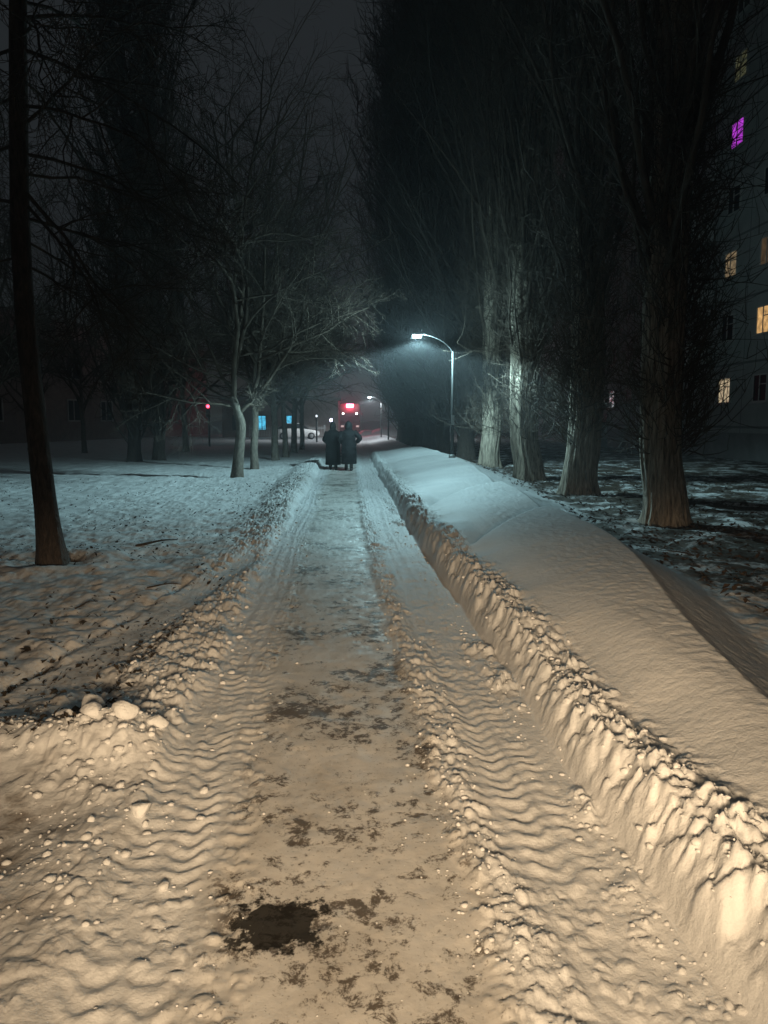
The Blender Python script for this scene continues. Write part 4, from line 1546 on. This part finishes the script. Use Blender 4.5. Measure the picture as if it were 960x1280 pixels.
def walker(label, loc, rz, Hh, kind):
    k = Hh / 1.70
    J = {}
    V, Ed, Rd = [], [], []

    def jt(n, p, r, par=None):
        J[n] = len(V)
        V.append((p[0] * k, p[1] * k, p[2] * k))
        Rd.append(r * k if isinstance(r, (int, float)) else (r[0] * k, r[1] * k))
        if par:
            Ed.append((J[par], J[n]))
    # facing +Y (away from the viewer)
    jt('pelvis', (0, 0, 0.92), (0.15, 0.11))
    jt('waist', (0, 0.0, 1.08), (0.13, 0.10), 'pelvis')
    jt('chest', (0, 0.0, 1.28), (0.16, 0.11), 'waist')
    jt('neck', (0, 0.02, 1.44), 0.055, 'chest')
    jt('head0', (0, 0.045, 1.52), (0.07, 0.085), 'neck')
    jt('head1', (0, 0.04, 1.60), (0.078, 0.095), 'head0')
    jt('head2', (0, 0.03, 1.665), 0.06, 'head1')
    jt('nose', (0, 0.145, 1.565), 0.013, 'head0')
    for s, nm in ((-1, 'l'), (1, 'r')):
        st = 0.10 if nm == 'l' else -0.12
        jt(nm + 'hip', (0.09 * s, 0, 0.88), 0.09, 'pelvis')
        jt(nm + 'knee', (0.095 * s, st * 0.6 + 0.03, 0.48), 0.06, nm + 'hip')
        jt(nm + 'ank', (0.095 * s, st, 0.09), 0.045, nm + 'knee')
        jt(nm + 'toe', (0.10 * s, st + 0.16, 0.035), 0.035, nm + 'ank')
        jt(nm + 'sho', (0.185 * s, 0, 1.36), 0.06, 'chest')
        if kind == 'b' and s > 0:
            el, wr = (0.40, -0.05, 1.14), (0.30, 0.12, 1.0)
        elif kind == 'b':
            el, wr = (-0.31, 0.0, 1.11), (-0.25, 0.18, 0.97)
        else:
            el, wr = (0.31 * s, -0.03, 1.09), (0.24 * s, 0.18, 1.0)
        jt(nm + 'elb', el, 0.045, nm + 'sho')
        jt(nm + 'wri', wr, 0.03, nm + 'elb')
        hd = Vector(wr) - Vector(el)
        hd.normalize()
        pal = Vector(wr) + hd * 0.07
        jt(nm + 'palm', pal, (0.035, 0.022), nm + 'wri')
        for q in range(4):
            o_ = Vector(((q - 1.5) * 0.018, 0, 0))
            m1 = pal + hd * 0.045 + o_
            m2 = m1 + hd * (0.032, 0.04, 0.036, 0.026)[q] + Vector((0, 0, -0.016))
            jt(f'{nm}f{q}a', m1, 0.009, nm + 'palm')
            jt(f'{nm}f{q}b', m2, 0.008, f'{nm}f{q}a')
        jt(nm + 'th', Vector(wr) + hd * 0.05 + Vector((-0.045 * s, 0.01, 0)), 0.010, nm + 'palm')
        jt(nm + 'th2', Vector(wr) + hd * 0.09 + Vector((-0.055 * s, 0.015, -0.01)), 0.009, nm + 'th')
    body = skin_body('person', V, Ed, Rd, 0, M['skin'])
    body.location = loc
    body.rotation_euler = (0, 0, rz)
    tag(body, label, 'person', 'walkers seen from behind on the path')
    # coat
    c = MB()
    rings = []
    hem = 0.19 if kind == 'a' else 0.24
    prof = [(hem, 0.27, 0.23), (0.5, 0.27, 0.23), (0.75, 0.265, 0.22), (0.95, 0.255, 0.205), (1.10, 0.24, 0.19), (1.25, 0.25, 0.19), (1.36, 0.235, 0.17), (1.42, 0.15, 0.12), (1.47, 0.09, 0.085)]
    zs = np.linspace(hem, 1.47, 70)
    for z in zs:
        a = np.interp(z, [p[0] for p in prof], [p[1] for p in prof])
        b = np.interp(z, [p[0] for p in prof], [p[2] for p in prof])
        q = 0.0
        if kind == 'b' and z < 1.38:
            q = 0.013 * (abs(math.sin(PI * (z - hem) / 0.105)) ** 0.6 - 0.5)
        fl = 0.012 if kind == 'a' else 0.004
        rg_ = []
        for j in range(28):
            th = 2 * PI * j / 28
            w_ = 1 + fl / a * math.sin(th * 7 + z * 2) * (1.5 - z)
            rg_.append((k * (a + q) * w_ * math.cos(th), k * ((b + q) * w_ * math.sin(th) + 0.005), k * z))
        rings.append(rg_)
    c.loft(rings)
    coat = c.build('coat', M['coat_b'] if kind == 'b' else M['coat_a'], body)
    for s, nm in ((-1, 'l'), (1, 'r')):
        pts = [Vector(V[J[nm + 'sho']]) * 1.0, Vector(V[J[nm + 'elb']]), Vector(V[J[nm + 'wri']])]
        fine = []
        rad = []
        for i in range(25):
            tt = i / 24
            if tt < 0.5:
                p = pts[0].lerp(pts[1], tt * 2)
            else:
                p = pts[1].lerp(pts[2], tt * 2 - 1)
            pu = 0.010 * abs(math.sin(PI * tt * 6)) if kind == 'b' else 0.0
            fine.append(p)
            rad.append(k * (0.098 - 0.030 * tt + pu))
        for _ in range(2):
            fine = [fine[0]] + [(fine[i - 1] + fine[i] * 2 + fine[i + 1]) / 4 for i in range(1, 24)] + [fine[-1]]
        MB().tube(fine, rad, 14).build('sleeve', M['coat_b'] if kind == 'b' else M['coat_a'], coat)
        # mittens / gloves
    # hood or hat
    hm = MB()
    rings = []
    for i in range(13):
        tt = i / 12
        z = 1.40 + 0.335 * tt
        a = (0.135 if kind == 'b' else 0.112) * math.sqrt(max(0.02, 1 - (max(tt - 0.35, 0) / 0.66) ** 2)) * (0.82 + 0.18 * min(1, tt * 3))
        rings.append([(k * a * math.cos(2 * PI * j / 20), k * (0.02 + a * 1.12 * math.sin(2 * PI * j / 20) - (0.05 if 2 < j < 8 and 2 < i < 9 else 0)), k * z) for j in range(20)])
    hm.loft(rings)
    hm.build('hood', M['hood'] if kind == 'a' else M['coat_b'], body)
    # trousers and boots
    for s, nm in ((-1, 'l'), (1, 'r')):
        kn, an, to = [Vector(V[J[nm + x]]) for x in ('knee', 'ank', 'toe')]
        MB().tube([kn + Vector((0, 0, 0.05)), kn.lerp(an, 0.5), an + Vector((0, 0, 0.18))], [0.075, 0.07, 0.062], 14).build('trouser_leg', M['coat_a'], body)
        bt = MB()
        rings = []
        for (tt, w_, hz_) in ((-0.10, 0.035, 0.05), (-0.08, 0.052, 0.095), (0.0, 0.058, 0.11), (0.08, 0.055, 0.085), (0.16, 0.05, 0.065), (0.215, 0.03, 0.05)):
            rings.append([(an.x + w_ * math.cos(2 * PI * j / 14), an.y + tt, max(0.0, 0.004 + hz_ / 1 * (0.5 + 0.5 * math.sin(2 * PI * j / 14)))) for j in range(14)])
        bt.loft(rings)
        bt.tube([an + Vector((0, 0, -0.02)), an + Vector((0, 0, 0.10)), an + Vector((0, 0, 0.22))], [0.06, 0.06, 0.066], 14)
        bt.build('boot', M['boot'], body)
    return body


pL = at(416.5, 586, 27.4)
pR = at(436, 586, 26.9)
walker('person on the left in a plain long black coat walking away', (pL.x, pL.y, height1(pL.x, pL.y)), R(2), 1.68, 'a')
walker('person on the right in a long quilted dark coat with one elbow bent out', (pR.x, pR.y, height1(pR.x, pR.y)), R(-3), 1.70, 'b')

# ------------------------------------------------------------------ headlights of the vehicle the picture is taken from
for k, s in enumerate((-1, 1)):
    ld = bpy.data.lights.new('vehicle_headlight', 'SPOT')
    ld.energy = 1120
    ld.color = (1.0, 0.725, 0.44)
    ld.spot_size = R(80)
    ld.spot_blend = 1.0
    ld.shadow_soft_size = 0.22
    lo = bpy.data.objects.new('vehicle_headlight', ld)
    COL.objects.link(lo)
    lo.location = (0.42 * s, -0.35, 1.30)
    beam(ld, [(-0.7, 0.0), (-0.45, 0.03), (-0.1, 0.06), (0.035, 0.075), (0.06, 0.2), (0.084, 0.52), (0.115, 0.9), (0.185, 0.74), (0.275, 0.52), (0.36, 0.35), (0.46, 0.22), (0.66, 0.12)])
    tgt = Vector((0.45 * s + 0.22, 4.2, 0.0))
    lo.rotation_euler = (tgt - lo.location).to_track_quat('-Z', 'Y').to_euler()

# ------------------------------------------------------------------ sky and haze
W = bpy.data.worlds.new('World')
S.world = W
W.use_nodes = True
nt = W.node_tree
for n in list(nt.nodes):
    nt.nodes.remove(n)
out = nt.nodes.new('ShaderNodeOutputWorld')
bg = nt.nodes.new('ShaderNodeBackground')
bg2 = nt.nodes.new('ShaderNodeBackground')
ad = nt.nodes.new('ShaderNodeAddShader')
sk = nt.nodes.new('ShaderNodeTexSky')
sk.sky_type = 'NISHITA'
sk.sun_disc = False
sk.sun_elevation = R(25)
sk.sun_rotation = R(200)
nt.links.new(sk.outputs[0], bg.inputs[0])
bg.inputs[1].default_value = 0.0012
bg2.inputs[0].default_value = (0.86, 0.97, 1.0, 1)
bg2.inputs[1].default_value = 0.0185
nt.links.new(bg.outputs[0], ad.inputs[0])
nt.links.new(bg2.outputs[0], ad.inputs[1])
nt.links.new(ad.outputs[0], out.inputs[0])

hm, hnt, hb_ = nmat('night_haze')
for n in list(hnt.nodes):
    if n.type == 'BSDF_PRINCIPLED':
        hnt.nodes.remove(n)
pv = hnt.nodes.new('ShaderNodeVolumePrincipled')
pv.inputs['Color'].default_value = (0.85, 0.9, 0.95, 1)
pv.inputs['Density'].default_value = 0.0030
pv.inputs['Anisotropy'].default_value = 0.3
hnt.links.new(pv.outputs[0], [n for n in hnt.nodes if n.type == 'OUTPUT_MATERIAL'][0].inputs['Volume'])
hz_ = MB().box((0, 70, 20), (260, 200, 43))
tag(hz_.build('haze', hm), kind='stuff')
